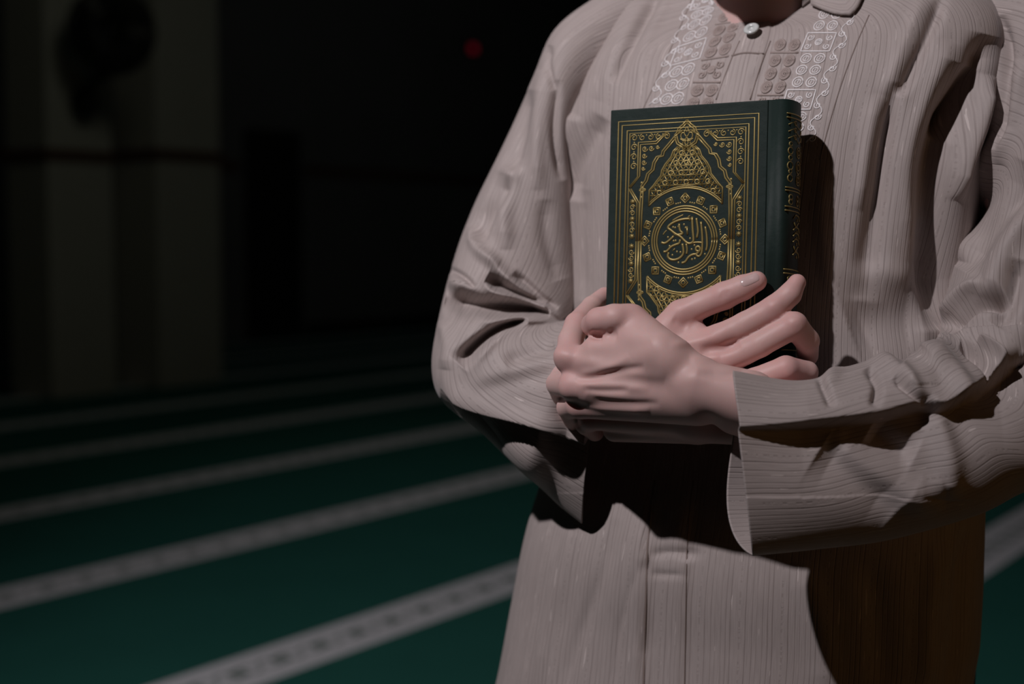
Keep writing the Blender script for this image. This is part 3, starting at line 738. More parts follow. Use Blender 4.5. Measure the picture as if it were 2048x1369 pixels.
#      outer/bottom edge   inner/top edge   depth A, B     front, back  bulge
SR = [
 (1290, -60,  1150, 290,  1.49, 1.50, .040, .05, 0),
 (1190, -4,   1140, 300,  1.50, 1.50, .056, .06, 0),
 (1108, 62,   1148, 345,  1.50, 1.50, .066, .07, 0),
 (1064, 160,  1160, 420,  1.50, 1.50, .072, .07, 0),
 (1002, 298,  1172, 520,  1.49, 1.50, .074, .07, 0),
 (940, 428,   1170, 592,  1.48, 1.49, .076, .07, 0),
 (900, 545,   1150, 628,  1.46, 1.46, .080, .07, 0),
 (882, 640,   1132, 640,  1.44, 1.42, .084, .07, 0),
 (884, 730,   1126, 642,  1.43, 1.38, .084, .07, 0),
 (908, 790,   1128, 643,  1.42, 1.36, .082, .07, 0),
 (983, 843,   1136, 644,  1.40, 1.34, .076, .06, -.1),
 (1055, 930,  1150, 642,  1.375, 1.32, .066, .05, -.2),
 (1110, 1000, 1165, 640,  1.355,1.30, .036, .05, 0),
 (1163, 1046, 1185, 640,  1.345,1.285, .026, .045, 0),
]
rv, rf, ruv = sleeve_surface(SR, 420, 520)
R_STROKES = [
 # under-edge of the lit forearm: cloth tucks back below it
 ('h', [(1260, 910), (1190, 893), (1150, 875), (1060, 850), (980, 826), (925, 805), (880, 775)], 18, .009, 1.9, (40, 40)),
 # pleats fanning out from the inner elbow: ridges, then the troughs between them
 ('V', [(1123, 640), (1090, 614), (1046, 583), (1013, 555), (983, 522), (954, 495)], 5, .010, 14),
 ('V', [(1092, 618), (1046, 596), (1002, 588), (978, 577), (967, 550)], 4, .012, 9),
 ('V', [(1097, 629), (1046, 629), (1013, 636), (983, 640), (945, 634)], 5, .010, 14),
 ('V', [(1125, 652), (1097, 642), (1035, 642), (1002, 656), (974, 686), (948, 712), (920, 735)], 7, .010, 16),
 ('V', [(1090, 610), (1050, 594), (1013, 577), (972, 556)], 6, -.027, 14),
 ('V', [(1100, 627), (1050, 620), (1000, 616), (950, 611), (890, 600)], 7, -.048, 25),
 ('V', [(1055, 640), (1010, 652), (985, 666), (957, 688), (918, 728)], 5, -.036, 16),
 ('V', [(1115, 620), (1085, 598), (1057, 574), (1025, 548)], 8, -.011, 11),
 ('r', [(1110, 695), (1060, 705), (1010, 725)], 16, -.006),
 ('r', [(1120, 720), (1060, 735), (1000, 752), (940, 772)], 18, .003),
 # upper arm
 ('r', [(893, 537), (925, 552), (950, 575)], 5, -.006),
 ('r', [(900, 560), (930, 585), (950, 600)], 12, .005),
 ('r', [(1015, 350), (995, 400), (965, 440), (955, 485)], 17, -.013),
 ('r', [(950, 450), (948, 485), (965, 510), (1000, 530)], 11, .005),
 ('r', [(1030, 330), (1010, 420), (1010, 500)], 16, .007),
 ('r', [(1060, 180), (1035, 280), (1020, 340)], 16, -.009),
 ('r', [(1085, 140), (1075, 260), (1075, 380)], 14, .005),
 ('r', [(1112, 160), (1108, 260), (1125, 360)], 10, -.007),
 ('r', [(1100, 90), (1095, 130), (1108, 180)], 7, -.004),
 ('r', [(1090, 400), (1095, 480), (1120, 560)], 16, -.004),
 ('r', [(885, 640), (895, 690), (890, 740)], 12, .004),
 ('r', [(1120, 740), (1060, 752), (990, 765), (940, 770)], 20, -.003),
]
rv = sculpt(rv, rf, R_STROKES)
sr = mesh_obj('sleeve', rv, rf, M_cloth, shirt, uv=ruv); sm = sr.modifiers.new('thick', 'SOLIDIFY'); sm.thickness = 0.0012; sm.offset = -1
SLV = [
 (1985, -50,  1900, 330,  1.34, 1.38, .040, .05, 0),
 (2085, -30,  1955, 410,  1.31, 1.35, .056, .06, 0),
 (2165, 90,   1965, 430,  1.30, 1.32, .066, .07, 0),
 (2205, 330,  1915, 500,  1.28, 1.32, .076, .07, 0),
 (2220, 560,  1892, 590,  1.26, 1.31, .086, .08, 0),
 (2222, 750,  1878, 655,  1.23, 1.28, .088, .08, 0),
 (2200, 900,  1872, 678,  1.21, 1.24, .084, .08, 0),
 (2135, 962,  1866, 690,  1.185,1.215, .080, .08, 0),
 (2048, 985,  1855, 700,  1.165,1.20, .074, .08, 0),
 (1955, 1030, 1830, 716,  1.155,1.18, .062, .07, 0),
 (1780, 1080, 1730, 728,  1.14, 1.16, .050, .06, 0),
 (1640, 1098, 1605, 762,  1.13, 1.14, .038, .05, 0, .010),
 (1505, 1112, 1466, 742,  1.12, 1.125, .028, .045, 0, .030),
]
lv, lf, luv = sleeve_surface(SLV, 460, 560, u0=.013)
L_STROKES = [
 ('h', [(2070, 700), (2010, 738), (1960, 770), (1890, 812), (1840, 810), (1740, 832), (1600, 848), (1440, 855)], 34, .011, 1.0, (170, 60)),
 ('r', [(1640, 900), (1720, 950), (1800, 1010)], 50, -.009),
 ('r', [(1740, 860), (1790, 890), (1830, 910)], 26, -.010),
 ('v', [(1668, 862), (1685, 900), (1745, 945), (1830, 990), (1885, 985)], 22, .008, 34),
 ('v', [(1862, 818), (1885, 880), (1895, 930), (1890, 1000)], 22, .009, 34),
 # bumps and folds along the top of the forearm
 ('r', [(1650, 770), (1680, 728), (1730, 712), (1775, 730), (1815, 765), (1850, 800)], 16, .009),
 ('r', [(1735, 735), (1755, 770), (1748, 815)], 9, -.007),
 ('r', [(1790, 752), (1830, 785), (1870, 808)], 10, -.008),
 ('r', [(1640, 755), (1655, 790), (1665, 815)], 8, -.006),
 ('r', [(1850, 712), (1905, 745), (1955, 800)], 16, .006),
 ('r', [(1920, 700), (1965, 725), (1992, 755)], 9, -.010),
 ('r', [(1960, 690), (2000, 715), (2015, 740)], 9, .009),
 ('r', [(2048, 718), (2010, 730)], 12, -.010),
 # upper sleeve
 ('s', [(1855, 700), (1900, 676), (1960, 662), (2060, 655)], 16, .010, 'full'),
 ('r', [(1890, 660), (1940, 610), (1985, 600), (2010, 590)], 14, -.016),
 ('r', [(1880, 640), (1925, 585), (1970, 560)], 12, .008),
 ('r', [(2010, 250), (1975, 330), (1930, 430), (1912, 520)], 18, .010),
 ('r', [(2060, 330), (2010, 420), (1960, 480), (1925, 540)], 26, -.014),
 ('r', [(2060, 420), (2010, 500), (1975, 600)], 22, .008),
 ('r', [(2040, 520), (2020, 600), (1990, 650)], 18, -.010),
 ('r', [(2000, 30), (2010, 110), (2008, 230), (1990, 300)], 12, -.012),
 ('r', [(2045, 120), (2030, 220), (2000, 330)], 16, .006),
]
lv = sculpt(lv, lf, L_STROKES)
sl = mesh_obj('sleeve', lv, lf, M_cloth, shirt, uv=luv); sm = sl.modifiers.new('thick', 'SOLIDIFY'); sm.thickness = 0.0012; sm.offset = -1
# ------------------------------------------------------------------ the person: body (neck, head, arms, hands) as one skin
class Field:
    def __init__(s, lo, hi, h):
        s.h = h; s.lo = np.array(lo, float); s.n = np.ceil((np.array(hi) - s.lo) / h).astype(int) + 1
        s.d = np.full(s.n, 1.0, np.float32)
        s.ax = [s.lo[k] + np.arange(s.n[k]) * h for k in range(3)]
    def block(s, pts, m):
        lo = np.min(pts, 0) - m; hi = np.max(pts, 0) + m
        i0 = np.clip(((lo - s.lo) / s.h).astype(int), 0, s.n - 1); i1 = np.clip(((hi - s.lo) / s.h).astype(int) + 2, 1, s.n)
        return tuple(slice(a, b) for a, b in zip(i0, i1))
    def cone(s, a, b, ra, rb, k):
        a = np.asarray(a); b = np.asarray(b); m = max(ra, rb) + max(k, s.h) * 2 + 0.004
        sl = s.block([a, b], m)
        X, Y, Z = np.meshgrid(s.ax[0][sl[0]], s.ax[1][sl[1]], s.ax[2][sl[2]], indexing='ij')
        if X.size == 0: return
        d = b - a; L2 = d @ d + 1e-12
        t = np.clip(((X - a[0]) * d[0] + (Y - a[1]) * d[1] + (Z - a[2]) * d[2]) / L2, 0, 1)
        q = np.sqrt((X - a[0] - t * d[0])**2 + (Y - a[1] - t * d[1])**2 + (Z - a[2] - t * d[2])**2) - (ra + (rb - ra) * t)
        s.smin(sl, q, k)
    def ell(s, c, axes, rad, k):
        c = np.asarray(c); R = max(rad); sl = s.block([c], R + k * 2 + .004)
        X, Y, Z = np.meshgrid(s.ax[0][sl[0]], s.ax[1][sl[1]], s.ax[2][sl[2]], indexing='ij')
        p = np.stack([X - c[0], Y - c[1], Z - c[2]], -1); u = np.stack([p @ np.asarray(ax) / r for ax, r in zip(axes, rad)], -1)
        l = np.linalg.norm(u, axis=-1); g = np.linalg.norm(u / np.array(rad), axis=-1)
        s.smin(sl, l * (l - 1) / (g + 1e-9), k)
    def smin(s, sl, q, k):
        o = s.d[sl]
        if k <= 0: s.d[sl] = np.minimum(o, q); return
        h = np.maximum(k - np.abs(o - q), 0) / k
        s.d[sl] = np.minimum(o, q) - h * h * h * k / 6
    def merge(s, other, k):
        s.smin((slice(None),) * 3, other.d, k)
    def blur(s, it=1):
        for _ in range(it):
            for ax in range(3):
                d = s.d; e = d.copy(); sl = [slice(None)] * 3; a = list(sl); b = list(sl); c = list(sl)
                a[ax] = slice(0, -2); b[ax] = slice(1, -1); c[ax] = slice(2, None)
                e[tuple(b)] = .25 * d[tuple(a)] + .5 * d[tuple(b)] + .25 * d[tuple(c)]; s.d = e
    def mesh(s):
        d = s.d; ins = d < 0; n = s.n
        cnt = np.zeros(n - 1, np.int8)
        for a in (0, 1):
            for b in (0, 1):
                for c in (0, 1): cnt += ins[a:n[0]-1+a, b:n[1]-1+b, c:n[2]-1+c]
        act = (cnt > 0) & (cnt < 8); idx = -np.ones(n - 1, np.int64); ids = np.argwhere(act); idx[act] = np.arange(len(ids))
        acc = np.zeros((len(ids), 3)); num = np.zeros(len(ids)); i, j, k = ids.T
        corners = [(a, b, c) for a in (0, 1) for b in (0, 1) for c in (0, 1)]
        for p in corners:
            for ax in range(3):
                if p[ax]: continue
                q = list(p); q[ax] = 1
                v0 = d[i+p[0], j+p[1], k+p[2]]; v1 = d[i+q[0], j+q[1], k+q[2]]
                m = (v0 < 0) != (v1 < 0); t = np.where(m, v0 / np.where(m, v0 - v1, 1), 0)
                pos = np.array(p, float)[None] + np.eye(3)[ax][None] * t[:, None]
                acc += pos * m[:, None]; num += m
        V = s.lo + (ids + acc / num[:, None]) * s.h
        F = []
        for ax in range(3):
            u, w = (ax + 1) % 3, (ax + 2) % 3
            sl0 = [slice(None)] * 3; sl1 = [slice(None)] * 3; sl0[ax] = slice(0, -1); sl1[ax] = slice(1, None)
            ch = ins[tuple(sl0)] != ins[tuple(sl1)]
            e = np.argwhere(ch); e = e[(e[:, u] > 0) & (e[:, w] > 0) & (e[:, u] < n[u] - 1) & (e[:, w] < n[w] - 1)]
            st = ins[tuple(e.T)]
            def cell(du, dw):
                q = e.copy(); q[:, u] -= du; q[:, w] -= dw; return idx[tuple(q.T)]
            Q = np.stack([cell(1, 1), cell(0, 1), cell(0, 0), cell(1, 0)], 1)
            Q[~st] = Q[~st][:, ::-1]; F.append(Q)
        F = np.concatenate(F); F = F[(F >= 0).all(1)]
        return V, F
def smooth_mesh(v, f, it=2, lam=0.5):
    e = np.concatenate([f[:, [0, 1]], f[:, [1, 2]], f[:, [2, 3]], f[:, [3, 0]]]); e = np.concatenate([e, e[:, ::-1]])
    deg = np.bincount(e[:, 0], minlength=len(v))[:, None]
    for _ in range(it):
        for l in (lam, -lam * 1.02):
            a = np.stack([np.bincount(e[:, 0], v[e[:, 1], q], minlength=len(v)) for q in range(3)], 1) / np.maximum(deg, 1)
            v = v + l * (a - v)
    return v
def HB(x, y, o): return P(x, y, plane_Y(x, y) - o)        # depth told from the book's cover
K = KS
lo = np.minimum.reduce([P(1060, 520, 1.06), P(1060, 920, 1.06), P(1060, 920, 1.40)]); hi = np.maximum.reduce([P(1700, 520, 1.40), P(1700, 520, 1.06)])
lo = np.array([P(1060, 600, 1.40)[0] - .0, 1.05 * K, P(1300, 930, 1.25)[2]]); lo[0] = P(1055, 600, 1.05)[0]; hi = np.array([P(1690, 600, 1.2)[0], 1.37 * K, P(1300, 525, 1.25)[2]])
HS = 0.00125
def hand_field(): return Field(lo, hi, HS)
# --- the hand on the book (its arm comes from the photo's left)
palm = hand_field()
w0, w1, w2 = HB(1228, 778, .027), HB(1176, 770, .014), P(1070, 752, 1.395)
palm.cone(w2, w1, .030*K, .0245*K, .006); palm.cone(w1, w0, .0245*K, .0235*K, .006)
for a, b, ra, rb in (((1262, 748, .026), (1436, 679, .020), .017, .0125), ((1262, 762, .026), (1447, 725, .019), .017, .0125),
                     ((1262, 780, .026), (1452, 774, .018), .017, .0120), ((1262, 798, .026), (1447, 812, .017), .016, .0115),
                     ((1262, 740, .028), (1362, 631, .018), .017, .0135), ((1320, 700, .022), (1392, 662, .015), .015, .0085)):
    palm.cone(HB(*a), HB(*b), ra * K, rb * K, .012)
fing = hand_field()
def chain(F, pts, k=.004):
    for (p, r), (q, s_) in zip(pts[:-1], pts[1:]): F.cone(p, q, r * K, s_ * K, k)
def ch(*pts): return [(HB(x, y, o), r) for x, y, o, r in pts]
F1 = [ch((1362, 631, .018, .0128), (1400, 612, .0165, .0112), (1448, 592, .0155, .0118), (1485, 576, .0135, .0108), (1513, 563, .012, .0088)),
      ch((1436, 679, .020, .0122), (1490, 650, .018, .0108), (1549, 618, .013, .0113), (1580, 589, .007, .0096), (1594, 566, .003, .0076)),
      ch((1447, 725, .019, .0122), (1520, 690, .018, .0105), (1588, 651, .012, .0112), (1614, 682, -.004, .0102), (1616, 712, -.024, .0088)),
      ch((1452, 774, .018, .0118), (1510, 760, .018, .0100), (1572, 738, .013, .0108), (1613, 745, -.006, .0096), (1617, 757, -.034, .0080)),
      ch((1447, 812, .017, .0110), (1530, 800, .016, .0092), (1580, 795, .008, .0090), (1610, 800, -.012, .0080))]
for c_ in F1: chain(fing, c_, .003)
palm.merge(fing, .0045)
# --- the hand crossing over it (its arm comes from the photo's right)
over = hand_field()
def Q(x, y, Y, r): return (P(x, y, Y), r)
chain(over, [Q(1690, 862, 1.155, .033), Q(1560, 832, 1.165, .028), Q(1478, 812, 1.160, .0245)], .006)
over.cone(P(1500, 800, 1.145), P(1400, 772, 1.155), .024*K, .021*K, .010)
over.cone(P(1500, 842, 1.195), P(1395, 842, 1.204), .021*K, .019*K, .010)
for a, b in ((Q(1395, 772, 1.160, .019), Q(1138, 718, 1.215, .0120)), (Q(1395, 792, 1.160, .019), Q(1147, 772, 1.210, .0122)),
             (Q(1395, 806, 1.166, .019), Q(1160, 810, 1.222, .0118)), (Q(1395, 830, 1.197, .019), Q(1184, 836, 1.256, .0112)),
             (Q(1395, 852, 1.216, .016), Q(1230, 860, 1.264, .0110)),
             (Q(1390, 758, 1.160, .018), Q(1262, 642, 1.195, .0140)), (Q(1340, 722, 1.163, .018), Q(1195, 700, 1.203, .0130)),
             (Q(1320, 700, 1.165, .016), Q(1245, 668, 1.195, .0125))):
    over.cone(a[0], b[0], a[1] * K, b[1] * K, .011)
f2 = hand_field()
F2 = [[Q(1262, 642, 1.195, .0132), Q(1228, 637, 1.192, .0118), Q(1198, 642, 1.200, .0112), Q(1186, 650, 1.212, .0104)],
      [Q(1138, 718, 1.215, .0120), Q(1141, 682, 1.235, .0108), Q(1154, 650, 1.252, .0110), Q(1184, 614, 1.285, .0094), Q(1209, 592, 1.308, .0080)],
      [Q(1147, 772, 1.210, .0120), Q(1118, 768, 1.262, .0112), Q(1128, 800, 1.295, .0100)],
      [Q(1160, 810, 1.222, .0116), Q(1138, 815, 1.265, .0108), Q(1150, 846, 1.295, .0095)],
      [Q(1184, 836, 1.256, .0108), Q(1172, 850, 1.268, .0090), Q(1190, 866, 1.290, .0080)]]
for c_ in F2: chain(f2, c_, .003)
over.merge(f2, .005)
palm.merge(over, .0008)
hv, hf = palm.mesh(); hv = smooth_mesh(hv, hf, 3)
HAND_STROKES = [
 # over-hand: index tendon and knuckle, grooves between the bones, wrist
 ('r', [(1135, 712), (1120, 708)], 16, .0022, 'full'), ('r', [(1150, 720), (1230, 735), (1330, 760)], 12, .0016),
 ('r', [(1150, 757), (1185, 757), (1225, 745), (1290, 735)], 8, -.0022), ('r', [(1160, 748), (1210, 738), (1260, 715)], 9, .0014),
 ('r', [(1165, 778), (1200, 782), (1260, 780)], 7, -.0016), ('r', [(1150, 770), (1200, 770), (1300, 778)], 9, .0013),
 ('r', [(1175, 790), (1200, 802), (1260, 808), (1320, 808)], 8, -.0016), ('r', [(1155, 800), (1200, 815), (1300, 822)], 8, .0016),
 ('r', [(1205, 672), (1190, 672), (1180, 668)], 7, -.0030), ('r', [(1235, 672), (1215, 668)], 9, -.0016),
 ('r', [(1245, 618), (1240, 640)], 14, .0012, 'full'), ('r', [(1300, 680), (1250, 700), (1180, 710)], 18, -.0012),
 ('r', [(1425, 748), (1370, 758), (1330, 772)], 16, .0009),
 # hand on the book: knuckles, tendons
 ('r', [(1438, 668), (1446, 664)], 16, .0016, 'full'), ('r', [(1340, 690), (1400, 682), (1435, 672)], 9, .0012),
 ('r', [(1380, 720), (1440, 714)], 9, .0012), ('r', [(1400, 702), (1450, 695), (1480, 686)], 10, -.0022),
 ('r', [(1545, 612), (1556, 606)], 12, .0010, 'full'), ('r', [(1450, 582), (1440, 600)], 4, -.0004), ('r', [(1458, 580), (1450, 597)], 4, -.0004),
 ('r', [(1395, 745), (1450, 750), (1500, 735)], 9, -.0018), ('r', [(1585, 645), (1596, 640)], 11, .0010, 'full'),
 ('r', [(1345, 640), (1375, 655)], 10, -.0012), ('r', [(1365, 618), (1375, 612)], 12, .0008, 'full'),
]
hv = sculpt(hv, hf, HAND_STROKES)
hvn = vnormals(hv, hf)
joints = [c_[i][0] for c_ in F1 + F2 for i in range(0, len(c_), 2)] + [F1[0][-1][0], F1[1][-1][0], F1[3][2][0], F2[1][-1][0]]
flush = np.zeros(len(hv))
for j_ in joints: flush = np.maximum(flush, np.exp(-(np.linalg.norm(hv - j_[None], axis=1) / .016)**2))
# --- neck, head, trunk, arms, feet on a coarser grid
B = Field((-.22, .94, .0), (.60, 1.62, 1.86), 0.006)
fw_, sd_, up_ = nb, ub, np.array([0, 0, 1.0])
zc = zat(-20); nk = np.array([.266 * K, 1.43 * K, zc])
B.cone(nk - up_ * .07, nk + up_ * .09 + fw_ * .012, .064, .056, .02)
hc = nk + up_ * .146 + fw_ * .072 - sd_ * .020
B.ell(hc, (sd_, fw_, up_), (.074, .094, .100), .02)                     # skull
B.ell(hc - up_ * .06 + fw_ * .026, (sd_, fw_, up_), (.056, .068, .068), .02)   # jaw
B.cone(hc - up_ * .105 + fw_ * .075, hc - up_ * .100 + fw_ * .080, .017, .016, .015)   # chin
B.cone(hc + up_ * .012 + fw_ * .088, hc - up_ * .034 + fw_ * .108, .008, .013, .008)   # nose
for s_ in (1, -1):
    B.ell(hc + sd_ * s_ * .074 - up_ * .012 - fw_ * .002, (sd_, fw_, up_), (.009, .018, .032), .005)
    B.ell(hc + sd_ * s_ * .031 + up_ * .022 + fw_ * .082, (sd_, fw_, up_), (.018, .012, .008), .008)   # brow
    B.ell(hc + sd_ * s_ * .032 + up_ * .002 + fw_ * .078, (sd_, fw_, up_), (.013, .011, .009), .003)   # eye
B.ell(hc - up_ * .060 + fw_ * .093, (sd_, fw_, up_), (.024, .009, .005), .004)
B.ell(hc - up_ * .068 + fw_ * .092, (sd_, fw_, up_), (.021, .009, .006), .003)
ct = np.array([.256 * K, 1.425 * K, 0])
for z_, r_, f_ in ((zat(330), .135, .0), (zat(360), .155, .0), (zat(500), .155, 0), (zat(800), .150, 0), (zat(1100), .155, 0), (zat(1350), .160, 0)):
    B.ell(ct + up_ * z_ - up_ * 0, (sd_, fw_, up_), (r_, .082, .13), .04)
shR, shL = P(1218, 185, 1.50), P(1930, 180, 1.38)
elR, elL = P(978, 690, 1.435), P(2110, 830, 1.235)
mdR, mdL = P(1092, 380, 1.49), P(2060, 420, 1.30)
B.cone(shR, mdR, .028, .028, .02); B.cone(mdR, elR, .028, .028, .02); B.cone(shL, mdL, .030, .030, .02); B.cone(mdL, elL, .030, .032, .02)
B.cone(nk - up_ * .06 - sd_ * .03, shR + up_ * .0, .036, .026, .02); B.cone(nk - up_ * .06 + sd_ * .03, shL, .036, .036, .03)
B.cone(elR, P(1075, 748, 1.375), .030, .026, .02); B.cone(elL, P(1660, 860, 1.155), .034, .028, .02)
for s_ in (-1, 1):
    hip = ct + sd_ * s_ * .085 + up_ * .86; kn = ct + sd_ * s_ * .10 + up_ * .48 + fw_ * .01; an = ct + sd_ * s_ * .11 + up_ * .085 - fw_ * .02
    B.cone(hip, kn, .085, .058, .03); B.cone(kn, an, .055, .034, .02); B.cone(an, an - up_ * .04 - fw_ * .02, .034, .033, .01)
    B.cone(an - up_ * .05, an - up_ * .055 + fw_ * .12 + sd_ * s_ * .02, .032, .027, .012)
    for t_ in range(5):
        B.cone(an - up_ * .063 + fw_ * .12 + sd_ * (s_ * .02 + s_ * (t_ - 2) * .017), an - up_ * .070 + fw_ * (.175 - .011 * t_) + sd_ * (s_ * .024 + s_ * (t_ - 2) * .017), .014, (.0135 if t_ == 0 else .009), .004)
cv, cf = B.mesh(); cv = smooth_mesh(cv, cf, 4)
cv[:, 2] = np.maximum(cv[:, 2], 0.001)
body = mesh_obj('body', np.concatenate([hv, cv]), np.concatenate([hf, cf + len(hv)]), M_skin, person, attr={'flush': np.concatenate([flush, np.zeros(len(cv))])})
HT = BVHTree.FromPolygons([tuple(p) for p in hv], [tuple(int(i) for i in q) for q in hf])
def hit(tree, x, y):
    d = Vector(W0(x, y, 1.0) - CAM).normalized(); r = tree.ray_cast(Vector(CAM), d)
    return (None, None) if r[0] is None else (np.array(r[0]), np.array(r[1]))
# thumb nail: a thin curved plate lying in its bed
def nail(cx, cy, ang, ln, wd, name='thumb_nail'):
    ca, sa = math.cos(ang), math.sin(ang); vs = []; nn = 9
    p0, n0 = hit(HT, cx, cy)
    for i in range(nn):
        for j in range(nn):
            a, b = i / (nn - 1) * 2 - 1, j / (nn - 1) * 2 - 1
            # superellipse outline
            a2, b2 = a * math.sqrt(1 - .42 * b * b), b * math.sqrt(1 - .35 * a * a)
            x, y = cx + ca * a2 * ln + sa * b2 * wd, cy - sa * a2 * ln + ca * b2 * wd
            p, n_ = hit(HT, x, y)
            if p is None or np.linalg.norm(p - p0) > .02: p, n_ = p0, n0
            if n_ @ (p - CAM) > 0: n_ = -n_
            lift = .0006 * (1 - max(abs(a), abs(b))**4) - .0002
            vs.append(p + n_ * lift)
    fs = [(i*nn+j, i*nn+j+1, (i+1)*nn+j+1, (i+1)*nn+j) for i in range(nn-1) for j in range(nn-1)]
    o = mesh_obj(name, vs, fs, M_nail, body); sm_ = o.modifiers.new('thick', 'SOLIDIFY'); sm_.thickness = .0004; return o
nail(1500, 560, math.radians(24), 23, 11)
# hair and trousers
Hh = Field(hc - .13, hc + .13, .004)
Hh.ell(hc + up_ * .022 - fw_ * .012, (sd_, fw_, up_), (.082, .096, .092), .01)
cut = Hh.d; X, Y, Z = np.meshgrid(*Hh.ax, indexing='ij'); fdot = (X - hc[0]) * fw_[0] + (Y - hc[1]) * fw_[1]
Hh.d = np.maximum(cut, np.minimum(.9, (fdot - .045) - (Z - hc[2] - .03) * .9)).astype(np.float32); Hh.d = np.maximum(Hh.d, (hc[2] - .055 - Z) - 0 * X + np.maximum(fdot, 0) * .8).astype(np.float32)
v_, f_ = Hh.mesh(); v_ = smooth_mesh(v_, f_, 2); mesh_obj('hair', v_, f_, M_hair, person)
Tt = Field((-.1, 1.0, .06), (.55, 1.6, 1.0), .008)
for s_ in (-1, 1):
    hip = ct + sd_ * s_ * .085 + up_ * .86; kn = ct + sd_ * s_ * .10 + up_ * .48 + fw_ * .01; an = ct + sd_ * s_ * .11 + up_ * .115 - fw_ * .02
    Tt.cone(hip, kn, .108, .088, .03); Tt.cone(kn, an, .086, .074, .02)
v_, f_ = Tt.mesh(); v_ = smooth_mesh(v_, f_, 3); mesh_obj('trousers', v_, f_, M_trouser, person)
# ------------------------------------------------------------------ shirt details: collar, button, embroidery
ST = TB_
def on_shirt(x, y, lift=0.0):
    p, n = hit(ST, x, y)
    if p is None: return None
    if n @ (p - CAM) > 0: n = -n
    return p + n * lift, n
class Thread:
    def __init__(s): s.mb = MB()
    def line(s, pts, r, lift=0.0002, smooth=False, flat=0.8):
        pts = np.array(pts, float)
        if smooth and len(pts) > 2: pts = catmull(pts, 4 * (len(pts) - 1) + 1)
        if len(pts) > 1:
            seg = [pts[:1]]
            for a_, b_ in zip(pts[:-1], pts[1:]):
                n_ = max(1, int(np.hypot(*(b_ - a_)) / 7)); seg.append(a_ + (b_ - a_) * (np.arange(1, n_ + 1) / n_)[:, None])
            pts = np.vstack(seg)
        P3, N3 = [], []
        for x, y in pts:
            q = on_shirt(x, y, lift)
            if q is None: continue
            if P3 and np.linalg.norm(q[0] - P3[-1]) > .02: continue
            P3.append(q[0]); N3.append(q[1])
        if len(P3) > 1: s.mb.tube(P3, r, 5, nrm=np.array(N3), flat=flat)
def band(e0, e1):
    """band between two edge lines (lists of photo points, top to bottom): returns f(s, t) and its length"""
    e0 = np.array(e0, float); e1 = np.array(e1, float)
    def f(s, t):
        y0 = np.interp(s, np.linspace(0, 1, len(e0)), e0[:, 1]); x0 = np.interp(s, np.linspace(0, 1, len(e0)), e0[:, 0])
        y1 = np.interp(s, np.linspace(0, 1, len(e1)), e1[:, 1]); x1 = np.interp(s, np.linspace(0, 1, len(e1)), e1[:, 0])
        return (x0 + (x1 - x0) * t, y0 + (y1 - y0) * t)
    return f
def motif_band(T, f, L, Wd, parts, r, lift):
    """parts: list of (kind, s px, t px, size px)"""
    def g(a, b): return f(a / L, b / Wd)
    for kind, a, b, q in parts:
        if kind == 'disc':          # embroidered ring with a stitched middle
            for rr in ((1.0, .72, .42) if r > .0008 else (1.0, .55)):
                T.line([g(a + math.sin(t) * q * rr, b + math.cos(t) * q * rr) for t in np.linspace(0, 2 * PI, 15)], r * (1.15 if rr == 1 else .8), lift)
            T.line([g(a - q * .6, b + q * .1), g(a + q * .6, b - q * .1)], r * .8, lift)
        elif kind == 'scroll':
            d = 1 if q > 0 else -1; q = abs(q)
            T.line([g(a + math.sin(t) * q * (1 - t / 10), b + d * math.cos(t) * q * (1 - t / 10)) for t in np.linspace(-.8, 7.6, 22)], r, lift)
        elif kind == 'box':
            h, w_ = q
            T.line([g(a, b), g(a, b + w_), g(a + h, b + w_), g(a + h, b), g(a, b)], r * 1.3, lift)
        elif kind == 'line': T.line([g(a, b), g(a, b + q)], r, lift)
        elif kind == 'wave':
            T.line([g(a + x, b - q[1] * math.cos(PI * x / q[0])) for x in np.arange(0, q[0] * q[2], q[0] / 6)], r, lift)
TS = Thread(); TT = Thread()
RS = .00052
def white_band(f, L, Wd, side, vine):
    parts = []; inner = 1 if side < 0 else 0      # where the pairs of dots sit
    ts = Wd * (.17 if inner else .83); d1, d2 = (Wd * .50, Wd * .80) if inner else (Wd * .50, Wd * .20)
    n = int(L / 24)
    for k in range(n): parts.append(('scroll', 12 + k * 24, ts + (3 if k % 2 else -3) , 6.5 if k % 2 else -6.5))
    parts.append(('wave', 0, ts, (24, 8, n)))
    if vine: motif_band(TS, f, L, Wd, parts, RS, .0002); return
    parts = []; s = 8; k = 0
    seq = ['b', 'd', 'd', 'd', 'b', 'd', 'd', 'd', 'b'] if side < 0 else ['d', 'd', 'b', 'd', 'd', 'd', 'b', 'd', 'd']
    for it in seq:
        if s > L - 10: break
        if it == 'd':
            parts += [('disc', s + 11, d1, 9.5), ('disc', s + 11, d2, 9.5)]; s += 24
        else:
            lo_ = min(d1, d2) - 15; wd_ = abs(d2 - d1) + 28
            parts += [('box', s + 2, lo_, (38, wd_)), ('scroll', s + 12, lo_ + 9, 6), ('scroll', s + 12, lo_ + wd_ - 9, -6), ('scroll', s + 30, lo_ + 9, 6), ('scroll', s + 30, lo_ + wd_ - 9, -6), ('disc', s + 21, lo_ + wd_ / 2, 6)]; s += 44
    motif_band(TS, f, L, Wd, parts, RS, .0002)
